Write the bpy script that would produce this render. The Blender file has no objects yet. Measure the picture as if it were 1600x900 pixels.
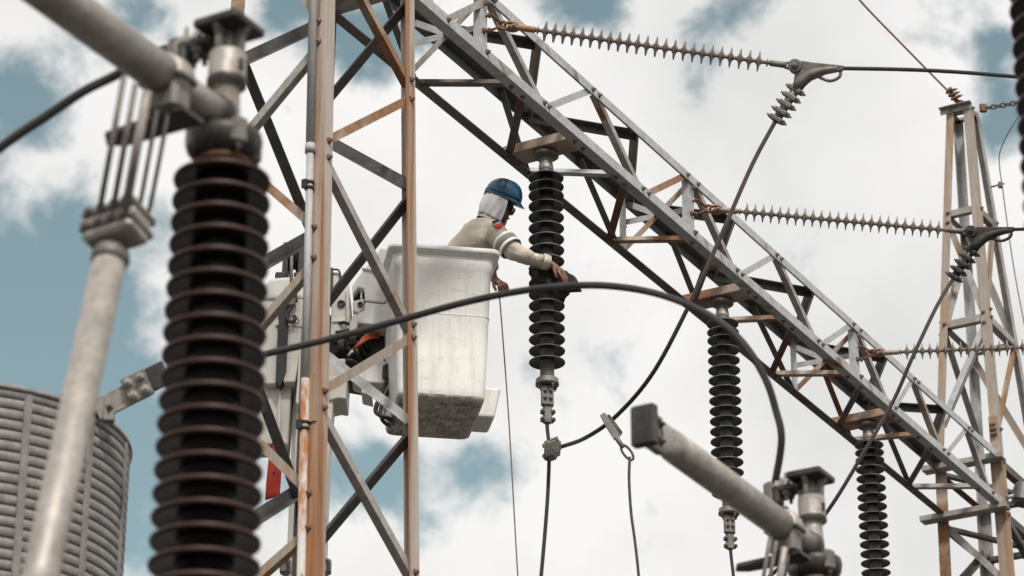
import bpy, math, random
from mathutils import Vector, Matrix
random.seed(7)
SC = bpy.context.scene
COL = SC.collection
R = math.radians

# ------------------------------------------------------------------ camera
PITCH = R(24.89)
FPX = 4560.0                       # focal length in pixels of a 1600 px wide frame
CAMZ = 1.6
cam_d = bpy.data.cameras.new('camera')
cam_d.sensor_width = 36.0
cam_d.lens = FPX / 1600 * 36
cam_d.clip_start = 0.1
cam_d.clip_end = 12000
cam_d.dof.use_dof = True
cam_d.dof.focus_distance = 19.9
cam_d.dof.aperture_fstop = 3.7
cam = bpy.data.objects.new('camera', cam_d)
COL.objects.link(cam)
cam.location = (0, 0, CAMZ)
cam.rotation_euler = (R(90) + PITCH, 0, 0)
SC.camera = cam
CP, SP = math.cos(PITCH), math.sin(PITCH)

# ------------------------------------------------------------------ sun, exposure
SUN_EL, SUN_AZ = R(50), R(166)     # azimuth clockwise from +Y
sd = bpy.data.lights.new('sun', 'SUN')
sd.energy = 3.5
sd.angle = R(8)
sd.color = (1.0, 0.95, 0.88)
sun = bpy.data.objects.new('sun', sd)
COL.objects.link(sun)
sdir = Vector((math.sin(SUN_AZ) * math.cos(SUN_EL), math.cos(SUN_AZ) * math.cos(SUN_EL), math.sin(SUN_EL)))
sun.rotation_euler = sdir.to_track_quat('Z', 'Y').to_euler()
sun.location = (0, 0, 60)
SC.view_settings.view_transform = 'Standard'
SC.view_settings.look = 'None'
SC.view_settings.exposure = 0.0
SC.view_settings.gamma = 1.0
SC.view_settings.use_curve_mapping = False


# ------------------------------------------------------------------ camera helpers
def U(px, py, z):
    """world point at photo position (px, py) and depth z along the view axis"""
    x = (px - 800) / FPX * z
    y = (450 - py) / FPX * z
    return Vector((x, z * CP - y * SP, y * CP + z * SP + CAMZ))


def UY(px, py, Y):
    """world point at photo position (px, py) on the upright plane at distance Y in front of the viewer"""
    v = (450 - py) / FPX
    h = Y * (SP + v * CP) / (CP - v * SP)
    return Vector(((px - 800) / FPX * (Y * CP + h * SP), Y, h + CAMZ))


def proj(p):
    F, h = p[1], p[2] - CAMZ
    z = F * CP + h * SP
    return 800 + FPX * p[0] / z, 450 - FPX * (h * CP - F * SP) / z


# ------------------------------------------------------------------ world: sky with broken cloud
W = bpy.data.worlds.new('World')
SC.world = W
W.use_nodes = True
nt = W.node_tree
nt.nodes.clear()


def wn(t, **k):
    n = nt.nodes.new(t)
    for a, b in k.items():
        setattr(n, a, b)
    return n


def lk(a, b):
    nt.links.new(a, b)


w_out = wn('ShaderNodeOutputWorld')
sky = wn('ShaderNodeTexSky', sky_type='NISHITA', sun_disc=False, sun_elevation=SUN_EL, sun_rotation=SUN_AZ)
sky.air_density = 1.0
sky.dust_density = 1.5
hs = wn('ShaderNodeHueSaturation')
hs.inputs['Hue'].default_value = 0.445
hs.inputs['Saturation'].default_value = 0.64
hs.inputs['Value'].default_value = 1.0
lk(sky.outputs[0], hs.inputs['Color'])
bg_sky = wn('ShaderNodeBackground')
bg_sky.inputs[1].default_value = 0.115
lk(hs.outputs[0], bg_sky.inputs[0])
tc = wn('ShaderNodeTexCoord')
nz = wn('ShaderNodeTexNoise')
nz.inputs['Scale'].default_value = 13.0
nz.inputs['Detail'].default_value = 12.0
nz.inputs['Roughness'].default_value = 0.62
nz.inputs['Distortion'].default_value = 0.25
lk(tc.outputs['Generated'], nz.inputs['Vector'])
acc = wn('ShaderNodeMath', operation='MULTIPLY_ADD')
acc.inputs[1].default_value = 3.0
acc.inputs[2].default_value = -0.74
lk(nz.outputs[0], acc.inputs[0])
nzf = wn('ShaderNodeTexNoise')
nzf.inputs['Scale'].default_value = 46.0
nzf.inputs['Detail'].default_value = 10.0
nzf.inputs['Roughness'].default_value = 0.6
nzf.inputs['Distortion'].default_value = 0.5
lk(tc.outputs['Generated'], nzf.inputs['Vector'])
acf = wn('ShaderNodeMath', operation='MULTIPLY_ADD')
acf.inputs[1].default_value = 1.5
lk(nzf.outputs[0], acf.inputs[0])
sb_ = wn('ShaderNodeMath', operation='SUBTRACT')
sb_.inputs[1].default_value = 0.75
lk(acc.outputs[0], sb_.inputs[0])
lk(sb_.outputs[0], acf.inputs[2])
cur = acf.outputs[0]
# openings in the cloud, given by the direction in which they lie
GAPS = [(0, 420, 230, 1.15), (120, 560, 190, 1.05), (230, 790, 170, 1.10), (170, 660, 110, .70), (40, 150, 110, .70), (150, 60, 70, .55), (220, 10, 60, .65), (250, 330, 70, .45),
        (600, 65, 95, 1.10), (450, 10, 75, 1.0), (650, 765, 115, .80), (520, 745, 100, .80), (780, 745, 80, .75), (830, 580, 50, .55), (890, -5, 75, .90),
        (1110, 45, 75, .85), (1180, -10, 70, .80), (970, 15, 60, .7), (1575, 190, 75, 1.05), (1555, 80, 60, .75), (1090, 140, 50, .45), (430, 760, 80, .7)]
for gx, gy, gr, ga in GAPS:
    d = (U(gx, gy, 1.0) - Vector((0, 0, CAMZ))).normalized()
    vm = wn('ShaderNodeVectorMath', operation='DISTANCE')
    vm.inputs[1].default_value = d
    nrm = wn('ShaderNodeVectorMath', operation='NORMALIZE')
    lk(tc.outputs['Generated'], nrm.inputs[0])
    lk(nrm.outputs[0], vm.inputs[0])
    mr = wn('ShaderNodeMapRange', interpolation_type='SMOOTHSTEP')
    mr.inputs['From Min'].default_value = 0.0
    mr.inputs['From Max'].default_value = gr / FPX * 1.5
    mr.inputs['To Min'].default_value = -ga
    mr.inputs['To Max'].default_value = 0.0
    lk(vm.outputs['Value'], mr.inputs['Value'])
    ad = wn('ShaderNodeMath', operation='ADD')
    lk(cur, ad.inputs[0])
    lk(mr.outputs[0], ad.inputs[1])
    cur = ad.outputs[0]
cov = wn('ShaderNodeMapRange', interpolation_type='SMOOTHSTEP')
cov.inputs['From Min'].default_value = -0.26
cov.inputs['From Max'].default_value = 0.46
lk(cur, cov.inputs['Value'])
nz2 = wn('ShaderNodeTexNoise')
nz2.inputs['Scale'].default_value = 9.0
nz2.inputs['Detail'].default_value = 6.0
nz2.inputs['Roughness'].default_value = 0.5
mp2 = wn('ShaderNodeMapping')
mp2.inputs['Location'].default_value = (3.1, 1.7, 0.4)
lk(tc.outputs['Generated'], mp2.inputs[0])
lk(mp2.outputs[0], nz2.inputs['Vector'])
cr = wn('ShaderNodeValToRGB')
cr.color_ramp.elements[0].position = 0.30
cr.color_ramp.elements[0].color = (0.72, 0.72, 0.715, 1)
cr.color_ramp.elements[1].position = 0.62
cr.color_ramp.elements[1].color = (0.95, 0.94, 0.92, 1)
lk(nz2.outputs[0], cr.inputs[0])
bg_cl = wn('ShaderNodeBackground')
bg_cl.inputs[1].default_value = 1.0
lk(cr.outputs[0], bg_cl.inputs[0])
mx = wn('ShaderNodeMixShader')
lk(cov.outputs[0], mx.inputs[0])
lk(bg_sky.outputs[0], mx.inputs[1])
lk(bg_cl.outputs[0], mx.inputs[2])
lk(mx.outputs[0], w_out.inputs[0])

# ------------------------------------------------------------------ materials
M = {}


def new_mat(name):
    m = bpy.data.materials.new(name)
    m.use_nodes = True
    t = m.node_tree
    b = t.nodes['Principled BSDF']
    M[name] = m
    return m, t, b


def N(t, typ, **k):
    n = t.nodes.new(typ)
    for a, b in k.items():
        setattr(n, a, b)
    return n


def coords(t, scale=(1, 1, 1)):
    """object coordinates shifted by a random amount for each object"""
    c = N(t, 'ShaderNodeTexCoord')
    oi = N(t, 'ShaderNodeObjectInfo')
    ml = N(t, 'ShaderNodeMath', operation='MULTIPLY')
    ml.inputs[1].default_value = 37.0
    t.links.new(oi.outputs['Random'], ml.inputs[0])
    ad = N(t, 'ShaderNodeVectorMath', operation='ADD')
    t.links.new(c.outputs['Object'], ad.inputs[0])
    t.links.new(ml.outputs[0], ad.inputs[1])
    mp = N(t, 'ShaderNodeMapping')
    mp.inputs['Scale'].default_value = scale
    t.links.new(ad.outputs[0], mp.inputs[0])
    return mp.outputs[0], oi.outputs['Random']


def noise(t, vec, scale, detail=5, rough=0.6, dist=0.0):
    n = N(t, 'ShaderNodeTexNoise')
    n.inputs['Scale'].default_value = scale
    n.inputs['Detail'].default_value = detail
    n.inputs['Roughness'].default_value = rough
    n.inputs['Distortion'].default_value = dist
    t.links.new(vec, n.inputs['Vector'])
    return n.outputs[0]


def ramp(t, fac, stops):
    r = N(t, 'ShaderNodeValToRGB')
    e = r.color_ramp.elements
    while len(e) < len(stops):
        e.new(0.5)
    for i, (p, c) in enumerate(stops):
        e[i].position = p
        e[i].color = (*c, 1) if len(c) == 3 else c
    t.links.new(fac, r.inputs[0])
    return r.outputs[0]


def mixc(t, fac, a, b):
    m = N(t, 'ShaderNodeMix', data_type='RGBA')
    if isinstance(fac, float):
        m.inputs[0].default_value = fac
    else:
        t.links.new(fac, m.inputs[0])
    for s, v in ((6, a), (7, b)):
        if isinstance(v, tuple):
            m.inputs[s].default_value = (*v, 1)
        else:
            t.links.new(v, m.inputs[s])
    return m.outputs[2]


def bump(t, b, h, strength=0.2, dist=0.01):
    bp = N(t, 'ShaderNodeBump')
    bp.inputs['Strength'].default_value = strength
    bp.inputs['Distance'].default_value = dist
    t.links.new(h, bp.inputs['Height'])
    t.links.new(bp.outputs[0], b.inputs['Normal'])


def steel(name, g0, g1, rust, rustcol=((0.30, 0.115, 0.035), (0.17, 0.07, 0.03)), stretch=(1, 1, 1), metal=0.15, rough=0.55, sc=1.0, tint=None):
    """weathered galvanised steel; rust = share of the surface that has gone brown"""
    m, t, b = new_mat(name)
    v, rnd = coords(t, stretch)
    n1 = noise(t, v, 14 * sc, 6, .65)
    n2 = noise(t, v, 3.2 * sc, 5, .6, .3)
    n3 = noise(t, v, 70 * sc, 3, .6)
    g = ramp(t, n1, [(.30, g0), (.70, g1)])
    g = mixc(t, ramp(t, n3, [(.45, (0, 0, 0)), (.75, (.5, .5, .5))]), g, tuple(x * .55 for x in g0))
    rc = ramp(t, n1, [(.35, rustcol[1]), (.65, rustcol[0])])
    sh = N(t, 'ShaderNodeMath', operation='MULTIPLY_ADD')
    sh.inputs[1].default_value = 0.16
    t.links.new(rnd, sh.inputs[0])
    t.links.new(n2, sh.inputs[2])
    sh2 = N(t, 'ShaderNodeMath', operation='MULTIPLY_ADD')
    sh2.inputs[1].default_value = 0.30
    t.links.new(n1, sh2.inputs[0])
    t.links.new(sh.outputs[0], sh2.inputs[2])
    th = 1.06 - rust * 0.72
    mask = ramp(t, sh2.outputs[0], [(max(0, th - .07), (0, 0, 0)), (min(1, th + .09), (1, 1, 1))])
    col = mixc(t, mask, g, rc)
    t.links.new(col, b.inputs['Base Color'])
    mt = N(t, 'ShaderNodeMapRange')
    mt.inputs['To Min'].default_value = metal
    mt.inputs['To Max'].default_value = 0.0
    t.links.new(mask, mt.inputs[0])
    t.links.new(mt.outputs[0], b.inputs['Metallic'])
    rr = N(t, 'ShaderNodeMapRange')
    rr.inputs['To Min'].default_value = rough
    rr.inputs['To Max'].default_value = .85
    t.links.new(mask, rr.inputs[0])
    t.links.new(rr.outputs[0], b.inputs['Roughness'])
    bump(t, b, n3, .25, .004)
    return m


steel('galv', (.35, .355, .36), (.55, .555, .55), 0.14, rustcol=((.24, .15, .10), (.15, .09, .06)))
steel('galv_warm', (.25, .235, .215), (.45, .42, .385), 0.24, rustcol=((.24, .14, .085), (.15, .085, .05)))
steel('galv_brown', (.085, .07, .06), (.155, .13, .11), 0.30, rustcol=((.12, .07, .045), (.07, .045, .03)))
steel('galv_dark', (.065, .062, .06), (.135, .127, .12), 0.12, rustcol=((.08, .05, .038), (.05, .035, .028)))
steel('rusty', (.36, .29, .23), (.46, .38, .30), 0.50, rustcol=((.33, .17, .085), (.20, .095, .045)))
steel('rusty_leg', (.36, .31, .265), (.54, .48, .42), 0.45, rustcol=((.36, .165, .068), (.20, .085, .033)), stretch=(3.6, 3.6, .10))
steel('tan_leg', (.26, .225, .19), (.40, .35, .295), 0.42, rustcol=((.36, .23, .14), (.27, .16, .09)), stretch=(4, 4, .2))
steel('rust_deep', (.16, .10, .07), (.22, .13, .085), 0.60, rustcol=((.19, .085, .04), (.09, .042, .022)))
steel('bolt_steel', (.13, .11, .095), (.24, .20, .17), 0.40, rustcol=((.22, .11, .06), (.13, .065, .035)), sc=3)
steel('casting', (.12, .108, .097), (.25, .225, .20), 0.12, rustcol=((.12, .09, .07), (.08, .06, .05)), rough=.55, metal=.3)
steel('casting_dark', (.022, .020, .019), (.075, .066, .060), 0.15, rustcol=((.07, .045, .035), (.035, .025, .022)), rough=.5, metal=.25)
steel('tube_alu', (.28, .255, .23), (.47, .43, .385), 0.26, rustcol=((.18, .145, .115), (.12, .095, .075)), rough=.54, metal=.4, sc=.7)
steel('conduit_paint', (.33, .33, .33), (.46, .455, .445), 0.16, rustcol=((.30, .16, .09), (.22, .1, .05)), stretch=(2, 2, .5), metal=0)
steel('conduit_peeling', (.42, .41, .395), (.56, .55, .53), 0.50, rustcol=((.34, .15, .06), (.23, .09, .03)), stretch=(2.2, 2.2, .8), metal=0, sc=1.6)
steel('trap_alu', (.15, .14, .134), (.27, .252, .24), 0.10, rustcol=((.14, .125, .115), (.11, .095, .09)), rough=.6, metal=.1)


def simple(name, c0, c1, rough=.5, metal=0., sc=12., bstr=.15, bsc=60., bdist=.003, coat=0., spec=.5, stretch=(1, 1, 1)):
    m, t, b = new_mat(name)
    v, rnd = coords(t, stretch)
    n1 = noise(t, v, sc, 5, .6)
    t.links.new(ramp(t, n1, [(.32, c0), (.68, c1)]), b.inputs['Base Color'])
    b.inputs['Roughness'].default_value = rough
    b.inputs['Metallic'].default_value = metal
    b.inputs['Coat Weight'].default_value = coat
    b.inputs['Specular IOR Level'].default_value = spec
    if bstr:
        bump(t, b, noise(t, v, bsc, 4, .6), bstr, bdist)
    return m


simple('silicone', (.010, .0105, .011), (.026, .027, .028), .40, sc=9)
simple('silicone_grey', (.022, .024, .027), (.055, .060, .064), .45, sc=9)
simple('silicone_dusty_lit', (.07, .07, .07), (.17, .17, .165), .6, sc=12)  # paler grey for dust and for sky light caught on the shed rims
simple('porcelain_lit_rim', (.026, .0115, .0075), (.050, .0225, .015), .5, sc=10, spec=.35)  # lighter copy of porcelain; light on the shed rim put into the colour
simple('core_grey', (.06, .06, .063), (.16, .16, .16), .5, sc=14)
simple('taupe_shed', (.20, .165, .14), (.31, .26, .22), .5, sc=20)
simple('porcelain', (.009, .0055, .0048), (.020, .011, .009), .30, sc=8, bstr=.05, coat=0, spec=.35)
simple('cable_dark', (.018, .018, .02), (.05, .048, .046), .6, sc=40)
simple('wire_brown', (.035, .022, .018), (.08, .055, .045), .6, sc=40)
simple('wire_rust', (.30, .13, .06), (.40, .20, .10), .7, sc=40)
simple('rope', (.16, .10, .07), (.26, .18, .13), .8, sc=90)
simple('wire_grey', (.15, .12, .10), (.26, .21, .18), .7, sc=60)
simple('black_part', (.010, .010, .011), (.028, .027, .026), .5, sc=20)
simple('black_cloth', (.008, .008, .009), (.02, .02, .02), .85, sc=30, bstr=.5, bsc=35, bdist=.02)
simple('khaki', (.40, .345, .28), (.53, .465, .385), .85, sc=7, bstr=.5, bsc=11, bdist=.03)
simple('navy_trouser', (.02, .025, .04), (.03, .04, .06), .85)
simple('hard_hat', (.004, .050, .100), (.007, .072, .140), .36, sc=9, bstr=.05, coat=.25)
simple('hood_cloth', (.60, .58, .60), (.72, .70, .71), .9, sc=8, bstr=.0)
simple('strap_grey', (.14, .13, .12), (.22, .2, .19), .8)
simple('skin', (.17, .075, .045), (.24, .11, .065), .5, sc=30)
simple('work_glove', (.10, .045, .03), (.17, .085, .055), .75, sc=30)
simple('reflective', (.66, .70, .60), (.78, .80, .70), .35)
simple('band_grey', (.16, .16, .14), (.22, .21, .19), .7)
simple('patch_blue', (.01, .03, .08), (.015, .04, .1), .8)
simple('patch_red', (.5, .03, .02), (.6, .045, .03), .8)
simple('patch_white', (.6, .6, .58), (.7, .7, .68), .8)
simple('glass_dark', (.006, .006, .007), (.012, .012, .012), .15)
simple('flag_red', (.40, .022, .010), (.50, .035, .015), .7, sc=10, bstr=.3, bsc=14, bdist=.01)
simple('hose_orange', (.40, .075, .025), (.50, .11, .04), .5)
simple('lens_glass', (.25, .27, .28), (.3, .32, .33), .15)


def fibreglass(name, scuff, base=((.66, .63, .57), (.78, .755, .70))):
    m, t, b = new_mat(name)
    v, rnd = coords(t)
    v2, _ = coords(t, (2.2, 2.2, 7.0))
    n1 = noise(t, v, 5, 6, .65)
    n2 = noise(t, v2, 5.5, 9, .78, .6)
    n3 = noise(t, v, 55, 5, .7)
    col = ramp(t, n1, [(.3, base[0]), (.7, base[1])])
    k = 0.72 - scuff * .27
    ms = ramp(t, n2, [(k, (0, 0, 0)), (k + .10, (1, 1, 1))])
    ms2 = ramp(t, n3, [(.30, (0, 0, 0)), (.56, (1, 1, 1))])
    mm = N(t, 'ShaderNodeMath', operation='MULTIPLY')
    t.links.new(ms, mm.inputs[0])
    t.links.new(ms2, mm.inputs[1])
    col = mixc(t, mm.outputs[0], col, (.10, .09, .08) if scuff > .8 else (.34, .31, .27))
    v4, _ = coords(t, (9, 9, .8))
    dr = ramp(t, noise(t, v4, 2.2, 6, .7), [(.50, (0, 0, 0)), (.80, (.55, .55, .55))])
    col = mixc(t, dr, col, (.40, .36, .30))
    sp = ramp(t, noise(t, v, 26, 4, .7), [(.66, (0, 0, 0)), (.80, (.55, .55, .55))])
    col = mixc(t, sp, col, (.27, .24, .20))
    t.links.new(col, b.inputs['Base Color'])
    b.inputs['Roughness'].default_value = .5
    bump(t, b, n3, .15, .004)
    return m


fibreglass('fibreglass', .56, ((.69, .675, .64), (.82, .805, .77)))
fibreglass('fibreglass_scuffed', .95, ((.46, .42, .37), (.62, .58, .52)))
fibreglass('boom_paint', .22, ((.58, .55, .50), (.70, .67, .61)))

m, t, b = new_mat('gravel')
v, rnd = coords(t)
t.links.new(ramp(t, noise(t, v, 22, 8, .7), [(.3, (.040, .037, .034)), (.7, (.095, .088, .08))]), b.inputs['Base Color'])
b.inputs['Roughness'].default_value = .95
bump(t, b, noise(t, v, 30, 6, .7), .6, .03)


# stranded conductors: a fine twisted relief
def strand(name, c0, c1):
    m, t, b = new_mat(name)
    uv = N(t, 'ShaderNodeUVMap')
    wv = N(t, 'ShaderNodeTexWave', wave_type='BANDS', bands_direction='DIAGONAL')
    wv.inputs['Scale'].default_value = 1.0
    t.links.new(uv.outputs[0], wv.inputs['Vector'])
    v, rnd = coords(t)
    n1 = noise(t, v, 9, 5, .6)
    col = ramp(t, n1, [(.3, c0), (.7, c1)])
    col = mixc(t, wv.outputs[1], tuple(x * .6 for x in c0), col)
    t.links.new(col, b.inputs['Base Color'])
    b.inputs['Roughness'].default_value = .62
    bump(t, b, wv.outputs[1], .7, .004)


strand('conductor', (.030, .028, .027), (.075, .068, .063))
strand('conductor_brown', (.040, .026, .022), (.085, .06, .052))


# ------------------------------------------------------------------ mesh helpers
class MB:
    def __init__(s):
        s.v, s.f, s.m, s.uv = [], [], [], {}
        s.smooth = []

    def add(s, vs, fs, mi=0, smooth=False):
        o = len(s.v)
        s.v += [Vector(p) for p in vs]
        for f in fs:
            s.f.append([i + o for i in f])
            s.m.append(mi)
            s.smooth.append(smooth)
        return o

    def box(s, c, ax, ay, az, hx, hy, hz, mi=0, ch=0.0):
        """box with half sizes along three axes; ch chamfers the four edges along az and insets the caps"""
        c = Vector(c)
        ax, ay, az = Vector(ax).normalized(), Vector(ay).normalized(), Vector(az).normalized()
        if ch <= 0:
            vs = [c + ax * (hx * i) + ay * (hy * j) + az * (hz * k) for k in (-1, 1) for j in (-1, 1) for i in (-1, 1)]
            s.add(vs, [(0, 2, 3, 1), (4, 5, 7, 6), (0, 1, 5, 4), (2, 6, 7, 3), (1, 3, 7, 5), (0, 4, 6, 2)], mi)
        else:
            def ring(ix, iy, z):
                a, bb, q = ix, iy, ch
                pts = [(-a + q, -bb), (a - q, -bb), (a, -bb + q), (a, bb - q), (a - q, bb), (-a + q, bb), (-a, bb - q), (-a, -bb + q)]
                return [c + ax * x + ay * y + az * z for x, y in pts]
            rs = [ring(hx - ch, hy - ch, -hz), ring(hx, hy, -hz + ch), ring(hx, hy, hz - ch), ring(hx - ch, hy - ch, hz)]
            vs = [p for r in rs for p in r]
            fs = []
            for k in range(3):
                for i in range(8):
                    j = (i + 1) % 8
                    fs.append((k * 8 + i, k * 8 + j, k * 8 + 8 + j, k * 8 + 8 + i))
            fs.append(tuple(reversed(range(8))))
            fs.append(tuple(range(24, 32)))
            s.add(vs, fs, mi)
        return s

    def prism(s, pts, d, mi=0):
        """closed outline extruded by vector d"""
        n = len(pts)
        d = Vector(d)
        vs = [Vector(p) for p in pts] + [Vector(p) + d for p in pts]
        fs = [tuple(range(n))[::-1], tuple(range(n, 2 * n))]
        for i in range(n):
            j = (i + 1) % n
            fs.append((i, j, n + j, n + i))
        s.add(vs, fs, mi)
        return s

    def lathe(s, prof, c=(0, 0, 0), ax=(0, 0, 1), seg=24, mi=0, smooth=True, cap=True, mis=None):
        c = Vector(c)
        a = Vector(ax).normalized()
        q = a.orthogonal().normalized()
        w = a.cross(q)
        vs, fs = [], []
        for (r, h) in prof:
            for i in range(seg):
                th = 2 * math.pi * i / seg
                vs.append(c + a * h + (q * math.cos(th) + w * math.sin(th)) * max(r, 1e-4))
        for k in range(len(prof) - 1):
            for i in range(seg):
                j = (i + 1) % seg
                fs.append((k * seg + i, k * seg + j, (k + 1) * seg + j, (k + 1) * seg + i))
        o = s.add(vs, fs, mi, smooth)
        if mis:
            m0 = len(s.m) - len(fs)
            for k in range(len(prof) - 1):
                for i in range(seg):
                    s.m[m0 + k * seg + i] = mis[k]
        if cap:
            s.f.append([o + i for i in range(seg)][::-1]); s.m.append(mi); s.smooth.append(False)
            L = (len(prof) - 1) * seg
            s.f.append([o + L + i for i in range(seg)]); s.m.append(mi); s.smooth.append(False)
        return s

    def tube(s, path, r, seg=12, mi=0, uvlen=None):
        P = [Vector(p) for p in path]
        rr = r if isinstance(r, (list, tuple)) else [r] * len(P)
        t0 = (P[1] - P[0]).normalized()
        q = t0.orthogonal().normalized()
        vs, fs = [], []
        L = 0
        lens = []
        for k, p in enumerate(P):
            if k == 0:
                t = t0
            elif k == len(P) - 1:
                t = (P[-1] - P[-2]).normalized()
            else:
                t = (P[k + 1] - P[k - 1]).normalized()
            q = (q - t * q.dot(t)).normalized()
            w = t.cross(q)
            if k:
                L += (p - P[k - 1]).length
            lens.append(L)
            for i in range(seg):
                a = 2 * math.pi * i / seg
                vs.append(p + (q * math.cos(a) + w * math.sin(a)) * rr[k])
        for k in range(len(P) - 1):
            for i in range(seg):
                j = (i + 1) % seg
                if uvlen:
                    per = uvlen
                    s.uv[len(s.f) + len(fs)] = [(i / seg * 8 * per[0], lens[k] * per[1]), ((i + 1) / seg * 8 * per[0], lens[k] * per[1]),
                                                ((i + 1) / seg * 8 * per[0], lens[k + 1] * per[1]), (i / seg * 8 * per[0], lens[k + 1] * per[1])]
                fs.append((k * seg + i, k * seg + j, (k + 1) * seg + j, (k + 1) * seg + i))
        o = s.add(vs, fs, mi, True)
        s.f.append([o + i for i in range(seg)][::-1]); s.m.append(mi); s.smooth.append(False)
        e = (len(P) - 1) * seg
        s.f.append([o + e + i for i in range(seg)]); s.m.append(mi); s.smooth.append(False)
        return s

    def lbar(s, p0, p1, da, db, sa, sb=None, t=.007, mi=0):
        """angle section from p0 to p1 (heel line); flanges run along da and db"""
        p0, p1 = Vector(p0), Vector(p1)
        ax = (p1 - p0).normalized()
        sb = sb or sa
        da = Vector(da); da = (da - ax * da.dot(ax)).normalized()
        db = Vector(db); db = (db - ax * db.dot(ax)); db = (db - da * db.dot(da)).normalized()
        out = [(0, 0), (sa, 0), (sa, t), (t, t), (t, sb), (0, sb)]
        if da.cross(db).dot(ax) < 0:
            out = out[::-1]
        s.prism([p0 + da * x + db * y for x, y in out], p1 - p0, mi)
        return s

    def hexbolt(s, p, ax, r=.014, h=.012, mi=0, stud=.010):
        p = Vector(p)
        a = Vector(ax).normalized()
        s.lathe([(r * 1.25, 0), (r * 1.25, h * .22), (r, h * .22), (r, h * .85), (r * .85, h)], p, a, 6, mi, False)
        if stud:
            s.lathe([(r * .5, h), (r * .5, h + stud * .8), (r * .38, h + stud)], p, a, 6, mi, False)
        return s

    def sphere(s, c, rx, ry=None, rz=None, seg=16, rings=9, mi=0, axes=None):
        ry = ry or rx
        rz = rz or rx
        X, Y, Z = axes or (Vector((1, 0, 0)), Vector((0, 1, 0)), Vector((0, 0, 1)))
        c = Vector(c)
        vs, fs = [], []
        for k in range(rings + 1):
            ph = math.pi * k / rings
            for i in range(seg):
                th = 2 * math.pi * i / seg
                vs.append(c + X * (rx * max(math.sin(ph), 1e-3) * math.cos(th)) + Y * (ry * max(math.sin(ph), 1e-3) * math.sin(th)) + Z * (rz * math.cos(ph)))
        for k in range(rings):
            for i in range(seg):
                j = (i + 1) % seg
                fs.append((k * seg + i, (k + 1) * seg + i, (k + 1) * seg + j, k * seg + j))
        s.add(vs, fs, mi, True)
        return s

    def mesh(s, name, mats, origin=(0, 0, 0)):
        o = Vector(origin)
        me = bpy.data.meshes.new(name)
        me.from_pydata([tuple(p - o) for p in s.v], [], s.f)
        for mt in (mats if isinstance(mats, (list, tuple)) else [mats]):
            me.materials.append(M[mt])
        me.polygons.foreach_set('material_index', s.m)
        me.polygons.foreach_set('use_smooth', s.smooth)
        if s.uv:
            uvl = me.uv_layers.new(name='UVMap')
            for fi, cs in s.uv.items():
                p = me.polygons[fi]
                for li, c in zip(p.loop_indices, cs):
                    uvl.data[li].uv = c
        me.update()
        return me

    def build(s, name, mats, parent=None, origin=None):
        """link as one mesh object; a child keeps its parent's origin unless another is given"""
        if parent is not None:
            base = parent['_o']
            og = Vector(origin) if origin is not None else Vector(base)
            ob = bpy.data.objects.new(name, s.mesh(name, mats, og))
            COL.objects.link(ob)
            ob.parent = parent
            ob.location = og - Vector(base)
            ob['_o'] = tuple(og)
        else:
            og = Vector(origin) if origin is not None else Vector((0, 0, 0))
            ob = bpy.data.objects.new(name, s.mesh(name, mats, og))
            COL.objects.link(ob)
            ob.location = og
            ob['_o'] = tuple(og)
        return ob


def put(name, me, parent, loc, rot=None):
    """one more copy of shared mesh data as a child"""
    ob = bpy.data.objects.new(name, me)
    COL.objects.link(ob)
    ob.parent = parent
    ob.location = Vector(loc) - Vector(parent['_o'])
    if rot is not None:
        ob.rotation_euler = rot
    ob['_o'] = tuple(loc)
    return ob


def thing(name, label, cat, loc, group=None):
    o = bpy.data.objects.new(name, None)
    COL.objects.link(o)
    o.empty_display_size = .2
    o.location = loc
    o['_o'] = tuple(loc)
    o['label'] = label
    o['category'] = cat
    if group:
        o['group'] = group
    return o


def tag(o, label, cat, group=None):
    o['label'] = label
    o['category'] = cat
    if group:
        o['group'] = group
    return o


def smooth_path(pts, n=10):
    """Catmull-Rom through points"""
    P = [Vector(p) for p in pts]
    P = [P[0] * 2 - P[1]] + P + [P[-1] * 2 - P[-2]]
    out = []
    for i in range(1, len(P) - 2):
        a, b, c, d = P[i - 1:i + 3]
        for k in range(n):
            t = k / n
            out.append(.5 * ((2 * b) + (c - a) * t + (2 * a - 5 * b + 4 * c - d) * t * t + (3 * b - a - 3 * c + d) * t ** 3))
    out.append(P[-2])
    return out


Z = Vector((0, 0, 1))
PHI = R(29.29)
u = Vector((math.sin(PHI), math.cos(PHI), 0))       # along the beam, away to the right
n = Vector((math.cos(PHI), -math.sin(PHI), 0))      # across the beam, towards the viewer and right

# ------------------------------------------------------------------ ground
g = MB()
g.add([(-3000, -3000, 0), (3000, -3000, 0), (3000, 3000, 0), (-3000, 3000, 0)], [(0, 1, 2, 3)])
gr = g.build('gravel_ground', 'gravel')
gr['kind'] = 'structure'

# ------------------------------------------------------------------ beam frame
C2 = Vector((0.63806, 17.69486, 0))
HB = 9.2 + CAMZ
HH = 0.4346
BW = 0.5931
LOW, TOP = HB - .038, HB + HH + .034       # heels of the bottom and top chords
CH = {1: (0, HB + HH), 2: (0, HB), 3: (-BW, HB + HH), 4: (-BW, HB)}


def B(s, t, h):
    p = C2 + u * s + n * t
    return Vector((p.x, p.y, h))


def st(chord, px):
    """station along the beam at which a chord crosses column px of the photo"""
    t, h = CH[chord]
    k = (px - 800) / FPX
    p = B(0, t, h)
    hh = h - CAMZ
    # p.x + u.x s = k ((p.y + u.y s) CP + hh SP)
    return (k * (p.y * CP + hh * SP) - p.x) / (u.x - k * u.y * CP)


S0, S1 = -2.53, 7.656


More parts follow.
